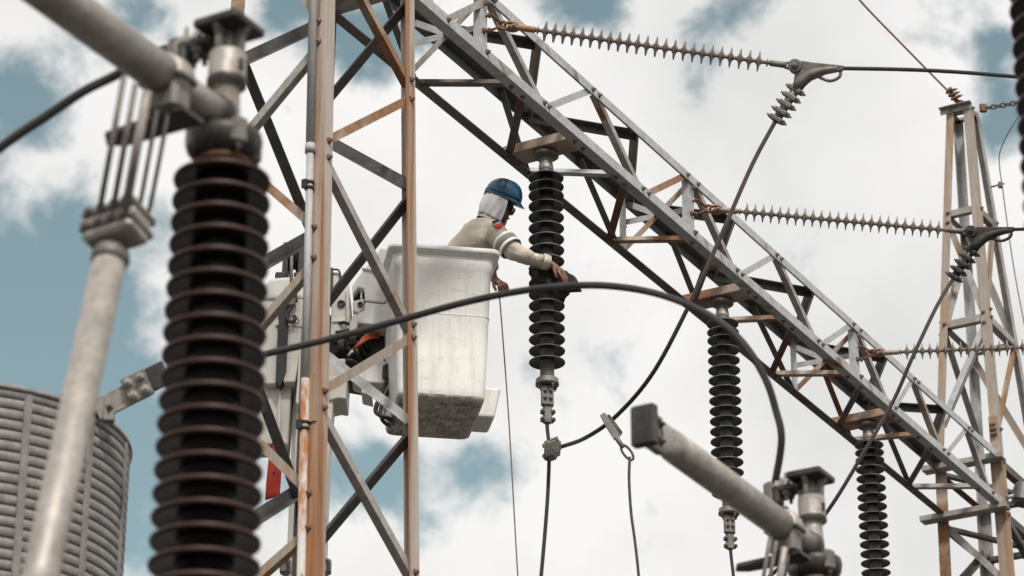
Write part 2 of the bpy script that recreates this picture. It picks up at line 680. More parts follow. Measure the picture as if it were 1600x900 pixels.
def bolt_mesh(key, r, h, stud=.012, mat='bolt_steel', cache={}):
    if key not in cache:
        cache[key] = MB().hexbolt((0, 0, 0), (0, 0, 1), r, h, 0, stud).mesh('bolt', mat)
    return cache[key]


def bolt(parent, p, ax, r=.016, h=.014, stud=.012, mat='bolt_steel'):
    me = bolt_mesh((r, h, stud, mat), r, h, stud, mat)
    return put('bolt', me, parent, p, Vector(ax).to_track_quat('Z', 'Y').to_euler())


def build_beam():
    o = thing('lattice_beam', 'long grey steel lattice beam sloping down across the picture between the two towers', 'beam', B(S0, -BW / 2, LOW))
    b_ = .088
    a, e = S0 - .02, S1 + .03
    MB().lbar(B(a, 0, LOW), B(e, 0, LOW), Z, -n, .074, .078, .008).build('chord', 'galv', o)
    MB().lbar(B(a, 0, TOP), B(e, 0, TOP), -Z, -n, .066, .066, .007).build('chord', 'galv', o)
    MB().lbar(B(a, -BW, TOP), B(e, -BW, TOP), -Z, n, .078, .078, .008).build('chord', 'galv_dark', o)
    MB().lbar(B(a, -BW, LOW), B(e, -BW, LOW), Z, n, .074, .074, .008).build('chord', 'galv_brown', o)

    def brace(ca, xa, cb, xb, mat, size=.048, name='brace', bolts=True, s_a=None, s_b=None):
        sa = st(ca, xa) if s_a is None else s_a
        sb = st(cb, xb) if s_b is None else s_b
        face = {frozenset((1, 2)): 'near', frozenset((3, 4)): 'far', frozenset((2, 4)): 'bot', frozenset((1, 3)): 'top'}[frozenset((ca, cb))]

        def P(c, s):
            t, h = CH[c]
            if face == 'near':
                return B(s, -.010, h)
            if face == 'far':
                return B(s, -BW + .010, h)
            t = -.045 if t == 0 else -BW + .045
            if face == 'bot':
                return B(s, t, LOW + .010)
            return B(s, t, TOP - .010)
        p0, p1 = P(ca, sa), P(cb, sb)
        ax = (p1 - p0).normalized()
        inn = {'near': -n, 'far': n, 'bot': Z, 'top': -Z}[face]
        side = ax.cross(inn).normalized()
        if side.z < 0 or (face in ('bot', 'top') and side.dot(u) > 0):
            side = -side
        ext = .025
        q0, q1 = p0 - ax * ext - side * size / 2, p1 + ax * ext - side * size / 2
        jit = random.uniform(0, .004)
        br = MB().lbar(q0 + inn * jit, q1 + inn * jit, side, inn, size, size, .005).build(name, mat, o)
        if bolts:
            outn = -inn
            for p in (p0, p1):
                bolt(br, p + outn * .011, outn, .015, .014)

    near = [(2, 700, 1, 768, 'galv_warm'), (1, 772, 2, 850, 'galv_warm'), (2, 857, 1, 926, 'galv'), (1, 936, 2, 1004, 'galv_warm'),
            (2, 1013, 1, 1074, 'rusty'), (1, 1090, 2, 1151, 'galv_warm'), (2, 1159, 1, 1213, 'galv'), (1, 1220, 2, 1278, 'galv_warm'),
            (2, 1285, 1, 1333, 'galv'), (1, 1344, 2, 1391, 'galv_warm'), (2, 1399, 1, 1428, 'galv'), (1, 1434, 2, 1474, 'galv_warm'),
            (2, 1481, 1, 1513, 'galv'), (1, 1518, 2, 1551, 'galv_warm')]
    for q in near:
        brace(*q)
    top = [(3, 655, 1, 842, 'galv_dark'), (1, 848, 3, 816, 'galv_warm'), (3, 822, 1, 1000, 'galv_dark'), (1, 1000, 3, 975, 'galv_warm'),
           (3, 985, 1, 1146, 'galv_dark'), (1, 1150, 3, 1105, 'galv_warm'), (3, 1113, 1, 1274, 'galv_dark'), (1, 1274, 3, 1232, 'galv_warm'),
           (3, 1238, 1, 1388, 'galv_dark'), (1, 1388, 3, 1345, 'galv_warm'), (3, 1350, 1, 1478, 'galv_dark'), (1, 1480, 3, 1440, 'galv_warm')]
    for q in top:
        brace(*q, size=.06, bolts=False)
    bot = [(4, 650, 2, 808, 'galv_brown'), (2, 826, 4, 786, 'galv_brown'), (4, 818, 2, 972, 'galv'), (2, 985, 4, 944, 'rust_deep'),
           (4, 950, 2, 1090, 'rusty'), (2, 1118, 4, 1072, 'galv_brown'), (4, 1104, 2, 1232, 'rusty'), (2, 1246, 4, 1198, 'rust_deep'),
           (4, 1204, 2, 1332, 'rusty'), (2, 1352, 4, 1302, 'galv_brown'), (4, 1330, 2, 1442, 'rusty'), (2, 1462, 4, 1412, 'galv_brown'),
           (4, 1419, 2, 1536, 'galv_warm')]
    for q in bot:
        brace(*q, size=.055)
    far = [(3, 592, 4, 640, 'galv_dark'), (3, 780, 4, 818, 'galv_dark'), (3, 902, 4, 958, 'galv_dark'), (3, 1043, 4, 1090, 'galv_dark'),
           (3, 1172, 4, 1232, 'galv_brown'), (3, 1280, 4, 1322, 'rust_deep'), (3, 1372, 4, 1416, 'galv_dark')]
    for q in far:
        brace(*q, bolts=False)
    # stations of the three phases
    ins = []
    for px in (853, 1128, 1356):
        t, h = -BW / 2 + .0, LOW
        k = (px - 800) / FPX
        p = B(0, t, h); hh = h - CAMZ
        ins.append((k * (p.y * CP + hh * SP) - p.x) / (u.x - k * u.y * CP))
    # channels across the bottom that carry the hanging insulators
    for i, s in enumerate(ins):
        mb = MB()
        w_, h_, t_ = .095, .055, .008
        c0, c1 = B(s, -BW + .012, 0), B(s, -.012, 0)
        z0 = LOW + .0125
        mid = (c0 + c1) / 2
        L = (c1 - c0).length / 2
        mb.box(Vector((mid.x, mid.y, z0 + t_ / 2)), u, n, Z, w_, L, t_ / 2)
        for sg in (-1, 1):
            q = mid + u * (sg * (w_ - t_ / 2))
            mb.box(Vector((q.x, q.y, z0 + t_ + h_ / 2)), u, n, Z, t_ / 2, L, h_ / 2 + .001)
        cc = mb.build('cross_channel', 'rusty', o)
        for tt in (-.045, -BW + .045):
            for ds in (-.06, .06):
                bolt(cc, B(s + ds, tt, LOW - .001), -Z, .015, .012)
    # posts on both faces that hold the strain strings, with a cross frame behind
    posts = []
    for i, (xn, xf) in enumerate(((757, 640), (1080, 972), (1338, 1239))):
        s = st(1, xn) + .02
        posts.append(s)
        mb = MB().lbar(B(s - .045, -.0165, LOW + .01), B(s - .045, -.0165, TOP - .01), u, -n, .09, .05, .007)
        po = mb.build('post', 'galv', o)
        for hh in (.05, .20, .40):
            bolt(po, B(s - .005 + (.02 if hh < .1 else 0), -.0005 if hh < .1 or hh > .36 else -.0155, LOW + hh), n, .018, .015)
        s2 = s
        mb = MB().lbar(B(s2 - .045, -BW + .0165, LOW + .01), B(s2 - .045, -BW + .0165, TOP - .01), u, n, .09, .05, .007)
        po = mb.build('post', 'galv', o)
        for hh in (.05, .22, .40):
            bolt(po, B(s2 + .0, -BW + .026, LOW + hh), n, .016, .014)
        # cross frame between posts, in the plane across the beam
        zz = [LOW + .05, LOW + .25, TOP - .05]
        fr = [((-.03, zz[2]), (-BW + .03, zz[0]), 'rusty' if i else 'galv_warm'), ((-.03, zz[1]), (-BW + .03, zz[1] + .02), 'galv'),
              ((-.03, zz[0] + .05), (-BW + .03, zz[2] - .02), 'galv')]
        for k, ((t0, h0), (t1, h1), mt) in enumerate(fr):
            p0, p1 = B(s + .005 + .012 * k, t0, h0), B(s + .005 + .012 * k, t1, h1)
            ax = (p1 - p0).normalized()
            side = ax.cross(u)
            MB().lbar(p0 - side * .022, p1 - side * .022, side, u, .044, .03, .005).build('cross_brace', mt, o)
            q = (p0 + p1) / 2
        bolt(o, B(s + .0, -BW / 2, LOW + .25), -u, .017, .015)
    # end clip by the left tower
    pts = [B(S0 + .02, .012, LOW + .11), B(S0 + .02, .012, LOW - .02), B(S0 + .24, .012, LOW - .02), B(S0 + .16, .012, LOW + .11)]
    MB().prism(pts, n * .008).build('gusset_plate', 'galv', o)
    return o, ins, posts


BEAM, INS, POSTS = build_beam()

# ------------------------------------------------------------------ towers
CORN = {'N': (-1, 1), 'R': (1, 1), 'F': (1, -1), 'L': (-1, -1)}
FL = {'N': (u, -n), 'R': (-u, -n), 'F': (-u, n), 'L': (u, n)}
FN = {'NR': n, 'LN': -u, 'FR': u, 'FL': -n}


class Tower:
    """four corner legs through a list of (height, width along u, width along n) levels"""

    def __init__(s, obj, cx, cy, levels):
        s.o, s.c, s.lv = obj, Vector((cx, cy, 0)), levels

    def wid(s, h):
        lv = s.lv
        for (h0, a0, b0), (h1, a1, b1) in zip(lv, lv[1:]):
            if h <= h1 or (h1, a1, b1) == lv[-1]:
                k = (h - h0) / (h1 - h0)
                return a0 + (a1 - a0) * k, b0 + (b1 - b0) * k

    def P(s, c, h, iu=0., in_=0.):
        a, b = s.wid(h)
        su, sn = CORN[c]
        p = s.c + u * (su * (a / 2 - iu)) + n * (sn * (b / 2 - in_))
        return Vector((p.x, p.y, h))

    def hy(s, c, py):
        """height at which leg c crosses row py of the photo"""
        lo, hi = 0.0, 30.0
        for _ in range(50):
            m_ = (lo + hi) / 2
            if proj(s.P(c, m_))[1] > py:
                lo = m_
            else:
                hi = m_
        return lo

    def legs(s, size, mats, t=.009, h0=0., parts=None):
        for c in 'NRFL':
            hs_ = [h0] + [l[0] for l in s.lv if l[0] > h0]
            for k, (a, b) in enumerate(zip(hs_, hs_[1:])):
                sz = size[k] if isinstance(size, (list, tuple)) else size
                da, db = FL[c]
                MB().lbar(s.P(c, a), s.P(c, b), da, db, sz, sz, t).build('leg', mats[c], s.o)

    def brace(s, ca, ya, cb, yb, mat, size=.055, inside=True, bolts=2, ha=None, hb=None, name='brace', flip=False):
        ha = s.hy(ca, ya) if ha is None else ha
        hb = s.hy(cb, yb) if hb is None else hb
        key = ''.join(sorted(ca + cb))
        key = {'NR': 'NR', 'LN': 'LN', 'FR': 'FR', 'FL': 'FL'}[key]
        nn = FN[key]
        off = .05
        d = .012
        iu, i_n = (off, d) if key in ('NR', 'FL') else (d, off)
        p0, p1 = s.P(ca, ha, iu, i_n), s.P(cb, hb, iu, i_n)
        ax = (p1 - p0).normalized()
        side = ax.cross(nn).normalized()
        if (side.z < 0) != flip:
            side = -side
        q = -side * size / 2
        j = random.uniform(0, .004)
        br = MB().lbar(p0 + q - ax * .03 - nn * j, p1 + q + ax * .03 - nn * j, side, -nn, size, size, .006).build(name, mat, s.o)
        if bolts:
            for p in (p0, p1)[:bolts]:
                bolt(br, p + nn * .0125, nn, .018, .015)


t1o = thing('lattice_tower', 'rusty brown steel lattice tower in front of the white bucket', 'tower', (-1.12626, 15.22067, 0))
hT = HB
W1 = lambda h: (h, .98251 + (hT - h) * .0212, .65662 + (hT - h) * .0378)
T1 = Tower(t1o, -1.12626, 15.22067, [W1(0), W1(hT + 1.5)])
T1.legs(.094, {'N': 'rusty_leg', 'R': 'rusty_leg', 'F': 'galv_brown', 'L': 'rusty'}, .010)
for q in [('N', -110, 'R', 130, 'rusty'), ('R', 160, 'N', 214, 'rusty'), ('N', 240, 'R', 512, 'galv_warm'), ('R', 532, 'N', 606, 'tan_leg'),
          ('N', 632, 'R', 898, 'galv_warm'), ('R', 915, 'N', 990, 'rusty')]:
    T1.brace(*q, size=.052)
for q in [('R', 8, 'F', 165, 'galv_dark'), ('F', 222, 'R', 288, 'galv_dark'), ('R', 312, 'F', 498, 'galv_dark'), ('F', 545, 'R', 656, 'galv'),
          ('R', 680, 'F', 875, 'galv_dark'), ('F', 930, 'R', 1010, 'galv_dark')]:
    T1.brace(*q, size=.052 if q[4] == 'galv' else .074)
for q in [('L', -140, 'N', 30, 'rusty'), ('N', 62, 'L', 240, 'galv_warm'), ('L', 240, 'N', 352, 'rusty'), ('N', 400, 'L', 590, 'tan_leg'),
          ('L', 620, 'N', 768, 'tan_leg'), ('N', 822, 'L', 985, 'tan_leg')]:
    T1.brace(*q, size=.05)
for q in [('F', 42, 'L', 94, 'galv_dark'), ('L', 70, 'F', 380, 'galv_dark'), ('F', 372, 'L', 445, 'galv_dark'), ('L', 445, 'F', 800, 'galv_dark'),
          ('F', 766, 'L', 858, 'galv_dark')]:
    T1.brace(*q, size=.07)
# lower lacing down to the ground, below the picture
for key in ('NR', 'RF', 'FL', 'LN'):
    h = T1.hy('N', 990)
    k = 0
    while h > .6:
        h2 = max(.25, h - .95)
        a, b_ = (key[0], key[1]) if k % 2 else (key[1], key[0])
        T1.brace(a, 0, b_, 0, 'galv_warm', .06, ha=h, hb=h2, bolts=0)
        h = h2
        k += 1
# seat channel under the end of the beam, and top ring above the frame
for hh, dd in ((HB + .03, .10), (HB + 1.2, .06)):
    p0, p1 = T1.P('F', hh, -.012, -.05), T1.P('R', hh, -.012, -.05)
    mb = MB()
    mid = (p0 + p1) / 2
    L = (p1 - p0).length / 2
    mb.box(mid - u * .09 - Z * .035, u, n, Z, .085, L - .12, .005)
    mb.box(mid - u * .171 + Z * .02, u, n, Z, .005, L - .12, .0498)
    mb.build('seat_channel', 'galv_warm', t1o)
# conduit clipped to the near leg
off = -n * .076 - u * .022
hc = T1.hy('N', 228)
hp = T1.hy('N', 590)
cp = lambda h: T1.P('N', h) + off
mb = MB().tube([cp(hc), cp(hT + 1.5)], .0265, 14)
cd = mb.build('conduit_pipe', 'conduit_paint', t1o)
MB().tube([cp(hp), cp(hc)], .0215, 14).build('conduit_pipe', 'conduit_paint', t1o)
MB().tube([cp(.1), cp(hp)], .0235, 14).build('conduit_pipe', 'conduit_peeling', t1o)
MB().tube([cp(hc - .035), cp(hc + .02)], .0305, 14).build('coupling', 'conduit_paint', t1o)
for y in (292, 668):
    h = T1.hy('N', y)
    mb = MB()
    for dh in (0, .035):
        mb.tube([cp(h + dh - .007), cp(h + dh + .007)], .0295, 14)
    mb.box(cp(h + .017) - u * .036 - n * .01, n, u, Z, .016, .008, .026)
    mb.build('pipe_strap', 'black_part', t1o)
# leg splice plates
for y in (620,):
    h = T1.hy('N', y)
    p = T1.P('N', h) - n * .05
    MB().box(p - u * .006 , n, u, Z, .042, .005, .14).build('splice_plate', 'tan_leg', t1o)

t2o = thing('lattice_tower', 'tan steel lattice tower tapering to a narrow peak at the right edge', 'tower', (4.38317, 25.01633, 0))
hS = HB + HH
T2 = Tower(t2o, 4.38317, 25.01633, [(0, 1.36, .96), (hS, 1.12324, .63114), (13.5 + CAMZ, .235, .245)])
for c, mt in (('N', 'tan_leg'), ('L', 'tan_leg'), ('F', 'galv'), ('R', 'galv_warm')):
    da, db = FL[c]
    MB().lbar(T2.P(c, 0), T2.P(c, hS), da, db, .105, .105, .010).build('leg', {'N': 'tan_leg', 'L': 'rusty', 'F': 'galv_warm', 'R': 'galv_warm'}[c], t2o)
    MB().lbar(T2.P(c, hS), T2.P(c, 13.5 + CAMZ), da, db, .078, .078, .008).build('leg', mt, t2o)


def ring(T, h, mat, size=.06):
    for a, b in ('LN', 'NR', 'FR', 'FL'):
        T.brace(a, 0, b, 0, mat, size, ha=h, hb=h, bolts=1, name='belt_bar')


hA, hBt = T2.hy('N', 322), T2.hy('N', 492)
hTop = 13.5 + CAMZ - .03
ring(T2, hTop, 'galv_warm', .06)
ring(T2, hA, 'galv_warm', .062)
ring(T2, hBt, 'galv_warm', .07)
for q in [('L', 350, 'N', 486, 'galv_warm'), ('R', 352, 'N', 480, 'tan_leg'), ('F', 392, 'L', 500, 'galv_warm'), ('F', 360, 'R', 520, 'galv_warm'),
          ('N', 502, 'L', 660, 'galv'), ('R', 545, 'N', 668, 'rusty'), ('L', 520, 'F', 680, 'galv_warm'), ('F', 568, 'R', 708, 'tan_leg'),
          ('L', 820, 'N', 908, 'galv_warm'), ('F', 868, 'L', 930, 'galv_brown'), ('N', 800, 'R', 925, 'galv_dark'), ('R', 880, 'F', 990, 'galv_warm'),
          ('N', 915, 'L', 985, 'galv_warm')]:
    T2.brace(*q, size=.06)
hC1, hC2 = HB + HH + .07, HB - .10
for a, b, mt in (('N', 'R', 'galv_brown'), ('F', 'L', 'rust_deep'), ('F', 'R', 'galv_dark')):
    T2.brace(a, 0, b, 0, mt, .07, ha=hC1 - .1, hb=hC1 - .1, bolts=1, name='belt_bar')
    T2.brace(a, 0, b, 0, mt, .07, ha=hC2, hb=hC2, bolts=1, name='belt_bar')
for key in ('NR', 'RF', 'FL', 'LN'):
    h = T2.hy('N', 930)
    k = 0
    while h > .6:
        h2 = max(.25, h - 1.1)
        a, b_ = (key[0], key[1]) if k % 2 else (key[1], key[0])
        T2.brace(a, 0, b_, 0, 'galv_warm', .06, ha=h, hb=h2, bolts=0)
        h = h2
        k += 1
# plan diagonals at the two beam levels
for h in (hC1 - .14, hC2 - .05):
    p0, p1 = T2.P('L', h, .05, .05), T2.P('R', h, .05, .05)
    MB().lbar(p0, p1, Z, n, .06, .06, .006).build('brace', 'galv_dark', t2o)
# seat channels carrying the beam
for h, ext in ((HB + HH - .035, .08), (HB - .075, .12)):
    p0, p1 = T2.P('L', h, 0, -ext), T2.P('N', h, 0, -.05)
    mid = (p0 + p1) / 2
    L = (p1 - p0).length / 2
    d = n
    mb = MB()
    mb.box(mid - u * .062 + Z * .0, u, d, Z, .058, L, .005)
    mb.box(mid - u * .124 + Z * .020, u, d, Z, .004, L, .024)
    mb.build('seat_channel', 'galv_warm', t2o)
# bolted splice on the near leg
h = T2.hy('N', 670)
MB().box(T2.P('N', h) - n * .045 - u * .007, n, u, Z, .04, .006, .13).build('splice_plate', 'tan_leg', t2o)
for dh in (-.05, 0.0, .05):
    for dn in (-.03, -.06):
        bolt(t2o, T2.P('N', h + dh) + n * dn - u * .0135, -u, .017, .015)
# top cap angle under the shield wire
p0, p1 = T2.P('L', 13.5 + CAMZ, 0, -.06), T2.P('N', 13.5 + CAMZ, 0, -.02)
MB().lbar(p0 - u * .012, p1 - u * .012, -Z, -u, .06, .06, .006).build('cap_bar', 'galv_warm', t2o)

# ------------------------------------------------------------------ insulators hanging from the beam


def shed_mesh(name, r, rc, th, mat, seg=36, droop=.35):
    """thin umbrella shed; local origin at the core, axis z"""
    prof = [(rc, .006), (rc + (r - rc) * .30, .0035), (r * .90, -.0005), (r * .965, -.0035), (r * .99, -.0035), (r, .0), (r * .99, .0035),
            (r * .93, .005), (rc + (r - rc) * .45, .0125), (rc + (r - rc) * .12, .019), (rc, .024)]
    return MB().lathe(prof, seg=seg, cap=False, mis=[0, 0, 0, 0, 1, 1, 1, 1, 0, 0]).mesh(name, [mat, 'silicone_dusty_lit'])


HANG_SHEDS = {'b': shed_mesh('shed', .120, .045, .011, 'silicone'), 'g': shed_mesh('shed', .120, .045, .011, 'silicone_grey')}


def hanging(i, nshed, label, kind):
    s = INS[i]
    top = B(s, -BW / 2, LOW + .0125)
    o = thing('hanging_insulator', label, 'insulator', top, 'insulators hanging under the beam')
    z = top.z
    c = lambda dz: Vector((top.x, top.y, z - dz))
    # rounded cap and metal neck
    MB().lathe([(.030, .0), (.075, -.006), (.086, -.022), (.088, -.040), (.080, -.046), (.060, -.044), (.058, -.05)][::-1], c(0), Z, 28).build('cap', 'casting', o)
    MB().lathe([(.046, -.150), (.050, -.145), (.050, -.112), (.046, -.110), (.046, -.046)], c(0), Z, 28).build('neck', 'tube_alu', o)
    MB().lathe([(.0485, -.178), (.0485, -.1505)], c(0), Z, 28).build('neck_ring', 'core_grey', o)
    z0 = .205
    pitch = .0815
    MB().lathe([(.0455, -(z0 + nshed * pitch)), (.0455, -.178)], c(0), Z, 24).build('core', 'core_grey' if kind == 'g' else 'core_grey', o)
    zz = z0
    for k in range(nshed):
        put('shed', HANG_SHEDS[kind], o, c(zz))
        zz += pitch * (.82 if k < 2 else 1.0)
    zz += .0
    MB().lathe([(.047, -(zz + .06)), (.047, -(zz - pitch + .03))], c(0), Z, 24).build('neck', 'casting', o)
    fl_ = MB().lathe([(.062, -(zz + .085)), (.078, -(zz + .080)), (.078, -(zz + .062)), (.072, -(zz + .058)), (.075, -(zz + .040)), (.062, -(zz + .03)), (.05, -(zz + .03))], c(0), Z, 28).build('flange', 'casting', o)
    for a in range(4):
        th = a * math.pi / 2 + .6
        bolt(fl_, c(zz + .083) + Vector((math.cos(th), math.sin(th), 0)) * .062, -Z, .012, .014)
    f = Vector((.25, -.968, 0))
    sx = Vector((.968, .25, 0))
    zz += .085
    pl = MB().box(c(zz + .07), sx, f, Z, .042, .010, .075, ch=.004)
    pl.box(c(zz + .075) + f * .024 - sx * .006, sx, f, Z, .040, .011, .068, ch=.004)
    po = pl.build('terminal_plate', 'casting', o)
    for dx in (-.024, .014):
        for dz in (.045, .095):
            bolt(po, c(zz + dz) + f * .0352 + sx * dx, f, .013, .012, .010, 'casting')
    zz += .14
    cl = MB().box(c(zz + .06), sx, f, Z, .028, .022, .066, ch=.008)
    cl.box(c(zz + .045), sx, f, Z, .046, .016, .016, ch=.005)
    cl.box(c(zz + .100), sx, f, Z, .046, .016, .016, ch=.005)
    cl = cl.build('cable_clamp', 'casting', o)
    for dx in (-.036, .036):
        for dz in (.045, .1):
            bolt(cl, c(zz + dz) + f * .0162 + sx * dx, f, .014, .014, .014, 'casting')
    return o, c(zz + .12)


I1, E1 = hanging(0, 18, 'black shed insulator hanging from the beam that the worker is reaching for', 'b')
I2, E2 = hanging(1, 18, 'dark grey insulator hanging under the beam, crossed at its top by the thick cable', 'g')
I3, E3 = hanging(2, 18, 'black insulator hanging under the beam nearest to the right tower', 'b')

# ------------------------------------------------------------------ strain strings, dead-end clamps, line wires
STR_SHED = None


def strain(i, p_post, p_end, label):
    """long-rod insulator from two eye bolts on the post to the dead-end clamp"""
    global STR_SHED
    ax = (p_end - p_post).normalized()
    q = ax.to_track_quat('Z', 'Y').to_euler()
    o = thing('strain_insulator', label, 'insulator', p_post, 'strain insulators pulling off the beam')
    tot = (p_end - p_post).length
    a0, a1 = .30, tot - .16
    P = lambda d: p_post + ax * d
    prof_rod = [(.0135, a0 - .02), (.0135, a1)]
    MB().lathe([(.0125, a0), (.0125, a1)], p_post, ax, 14).build('rod', 'taupe_shed', o)
    MB().lathe([(.019, a0 - .17), (.021, a0 - .16), (.0215, a0), (.017, a0 + .012)], p_post, ax, 14).build('end_fitting', 'wire_rust' if i == 0 else 'tan_leg', o)
    MB().lathe([(.016, a1 - .005), (.020, a1), (.020, a1 + .10), (.014, a1 + .105)], p_post, ax, 14).build('end_fitting', 'casting', o)
    if STR_SHED is None:
        r, rc = .066, .012
        prof = [(rc, -.022), (rc + .010, -.0135), (.036, -.0072), (.056, -.0045), (r, -.0024), (r, .0024), (.056, .0040), (.036, .0065), (rc + .010, .0125), (rc, .022)]
        STR_SHED = [MB().lathe(prof, seg=28, cap=False).mesh('shed', 'taupe_shed'),
                    MB().lathe([(x * (.42 if x > .02 else 1), y * .8) for x, y in prof], seg=24, cap=False).mesh('shed', 'taupe_shed')]
    ns = 24
    b0, b1 = a0 + .075, a1 - .075
    put('shed', STR_SHED[1], o, P(a0 + .025), q)
    put('shed', STR_SHED[1], o, P(a1 - .02), q)
    for k in range(ns):
        put('shed', STR_SHED[0], o, P(b0 + (b1 - b0) * k / (ns - 1)), q)
    # two eye bolts, shackle and chain links
    for dz in (.055, -.055):
        s = p_post + Z * dz
        e = p_post + ax * .09 + Z * dz * .15
        MB().tube([s - n * .02, s + n * .03, e], .0085, 8).build('eye_bolt', 'rust_deep', o)
        bolt(o, s + n * .004, n, .017, .014, 0, 'rust_deep')

    def link(c, d, w, L, r, mat, up):
        up = Vector(up); up = (up - d * up.dot(d)).normalized()
        pts = []
        for k in range(21):
            a = 2 * math.pi * k / 20
            pts.append(c + d * (math.cos(a) * L) + up * (math.sin(a) * w))
        MB().tube(pts, r, 8).build('shackle', mat, o)
    side = ax.cross(Z).normalized()
    link(P(.10), ax, .026, .042, .010, 'rust_deep', Z)
    link(P(.155), ax, .030, .045, .010, 'wire_rust', side * .7 + Z * .7)
    bolt(o, P(.17) - Z * .012 - side * -.02, side, .020, .02)
    # ball and socket at the far end
    link(P(tot - .045), ax, .020, .030, .009, 'casting', Z)
    MB().lathe([(.012, 0), (.016, .015), (.016, .06), (.010, .07)], P(tot - .03), ax, 10).build('eye_stem', 'casting', o)
    return o


def deadend(p, dirw, dirj, label, mat='casting_dark'):
    """pistol-shaped strain clamp: line leaves along dirw, jumper leaves along dirj through U-bolts"""
    o = thing('dead_end_clamp', label, 'clamp', p, 'clamps at the end of the line wires')
    dirw, dirj = dirw.normalized(), dirj.normalized()
    side = dirw.cross(dirj).normalized()
    path = smooth_path([p + dirw * .27, p + dirw * .20 + dirj * .018, p + dirw * .135 + dirj * .050, p + dirw * .095 + dirj * .11], 8)
    rad = [.019 + .022 * k / len(path) for k in range(len(path))]
    body_ = MB().tube(path + [path[-1] + dirj * .06], rad + [.036], 14).build('body', mat, o)
    w0 = [p - dirw * .035 - dirj * .02, p + dirw * .02 - dirj * .042, p + dirw * .10 - dirj * .034, p + dirw * .30 - dirj * .022, p + dirw * .315 + dirj * .014, p + dirw * .22 + dirj * .045, p + dirw * .15 + dirj * .10,
          p + dirw * .12 + dirj * .14, p + dirw * .055 + dirj * .12, p + dirw * .03 + dirj * .06]
    web = MB().prism([q - side * .016 for q in w0], side * .032).build('web', mat, body_)
    bv = web.modifiers.new('bevel', 'BEVEL'); bv.width = .006; bv.segments = 2
    lug = MB().lathe([(.040, -.030), (.046, -.024), (.046, .024), (.040, .030)], p, side, 18).build('eye_lug', mat, o)
    bolt(lug, p + side * .030, side, .022, .018, .012, mat)
    bolt(lug, p - side * .030, -side, .022, .018, .012, mat)
    lp = smooth_path([p + dirw * .295 + dirj * .01, p + dirw * .315 + dirj * .060, p + dirw * .27 + dirj * .092, p + dirw * .17 + dirj * .062], 6)
    MB().tube(lp, .0105, 8).build('loop', mat, o)
    a = path[-1]
    keep = MB().tube([a + dirj * .03, a + dirj * .30], .029, 12).build('keeper', mat, o)
    w = side.cross(dirj).normalized()
    for k in range(5):
        c = a + dirj * (.060 + .055 * k)
        sa = MB().box(c, w, side, dirj, .046, .032, .017, ch=.008).build('saddle', mat, o)
        for sg in (-1, 1):
            bolt(sa, c + w * sg * .0455, w * sg, .015, .016, .014, mat)
    return o, a + dirj * .29


def cable(name, pts, r, mat, label, cat, nsub=8, seg=10, twist=(1.0, 30.0), group=None, ext=()):
    p = smooth_path(pts, nsub) + list(ext)
    base = p[0]
    o = MB().tube(p, r, seg, uvlen=twist).build(name, mat, None, base)
    tag(o, label, cat, group)
    return o


LW = [None] * 3
pp = [B(POSTS[0] + .03, .0, HB + .23), B(POSTS[1] + .03, .0, HB + .22), B(POSTS[2] + .03, .0, HB + .22)]


def zc(p):
    return p.y * CP + (p.z - CAMZ) * SP


zz = [zc(p) for p in pp]
e0, e1, e2 = U(1243, 104, zz[0] - .30), U(1518, 363, zz[1] - .30), U(1742, 537, zz[2] - .30)
D1 = strain(0, pp[0], e0, 'long rod insulator with many small brown sheds along the top of the picture')
D2 = strain(1, pp[1], e1, 'middle of the three brown long rod insulators, ending in front of the right tower peak')
D3 = strain(2, pp[2], e2, 'lowest of the three brown long rod insulators, cut off by the right edge')
ld0 = (U(1600, 121, zz[0] - .75) - e0)
c0, j0 = deadend(e0, ld0, U(1200, 190, zz[0] - .35) - U(1255, 105, zz[0] - .35), 'grey pistol shaped clamp at the end of the upper line wire', 'casting')
ld1 = (U(1600, 358, zz[1] - .45) - e1)
c1, j1 = deadend(e1, ld1, U(1480, 440, zz[1] - .33) - U(1528, 368, zz[1] - .33), 'black pistol shaped clamp in front of the right tower', 'casting_dark')
cable('line_wire', [e0 + ld0.normalized() * .2, U(1450, 110, zz[0] - .5), U(1600, 121, zz[0] - .75), U(1900, 150, zz[0] - 1.3)], .0125, 'conductor',
      'dark line wire leaving the upper clamp towards the right edge', 'wire', ext=[U(1900, 150, zz[0] - 1.3) + (U(1900, 150, zz[0] - 1.3) - U(1600, 121, zz[0] - .75)) * 18])
cable('line_wire', [e1 + ld1.normalized() * .2, U(1600, 358, zz[1] - .45), U(1900, 350, zz[1] - 1.0)], .0125, 'conductor',
      'short stretch of dark line wire right of the black clamp at the tower', 'wire', ext=[U(1900, 350, zz[1] - 1.0) + (U(1900, 350, zz[1] - 1.0) - U(1600, 358, zz[1] - .45)) * 18])

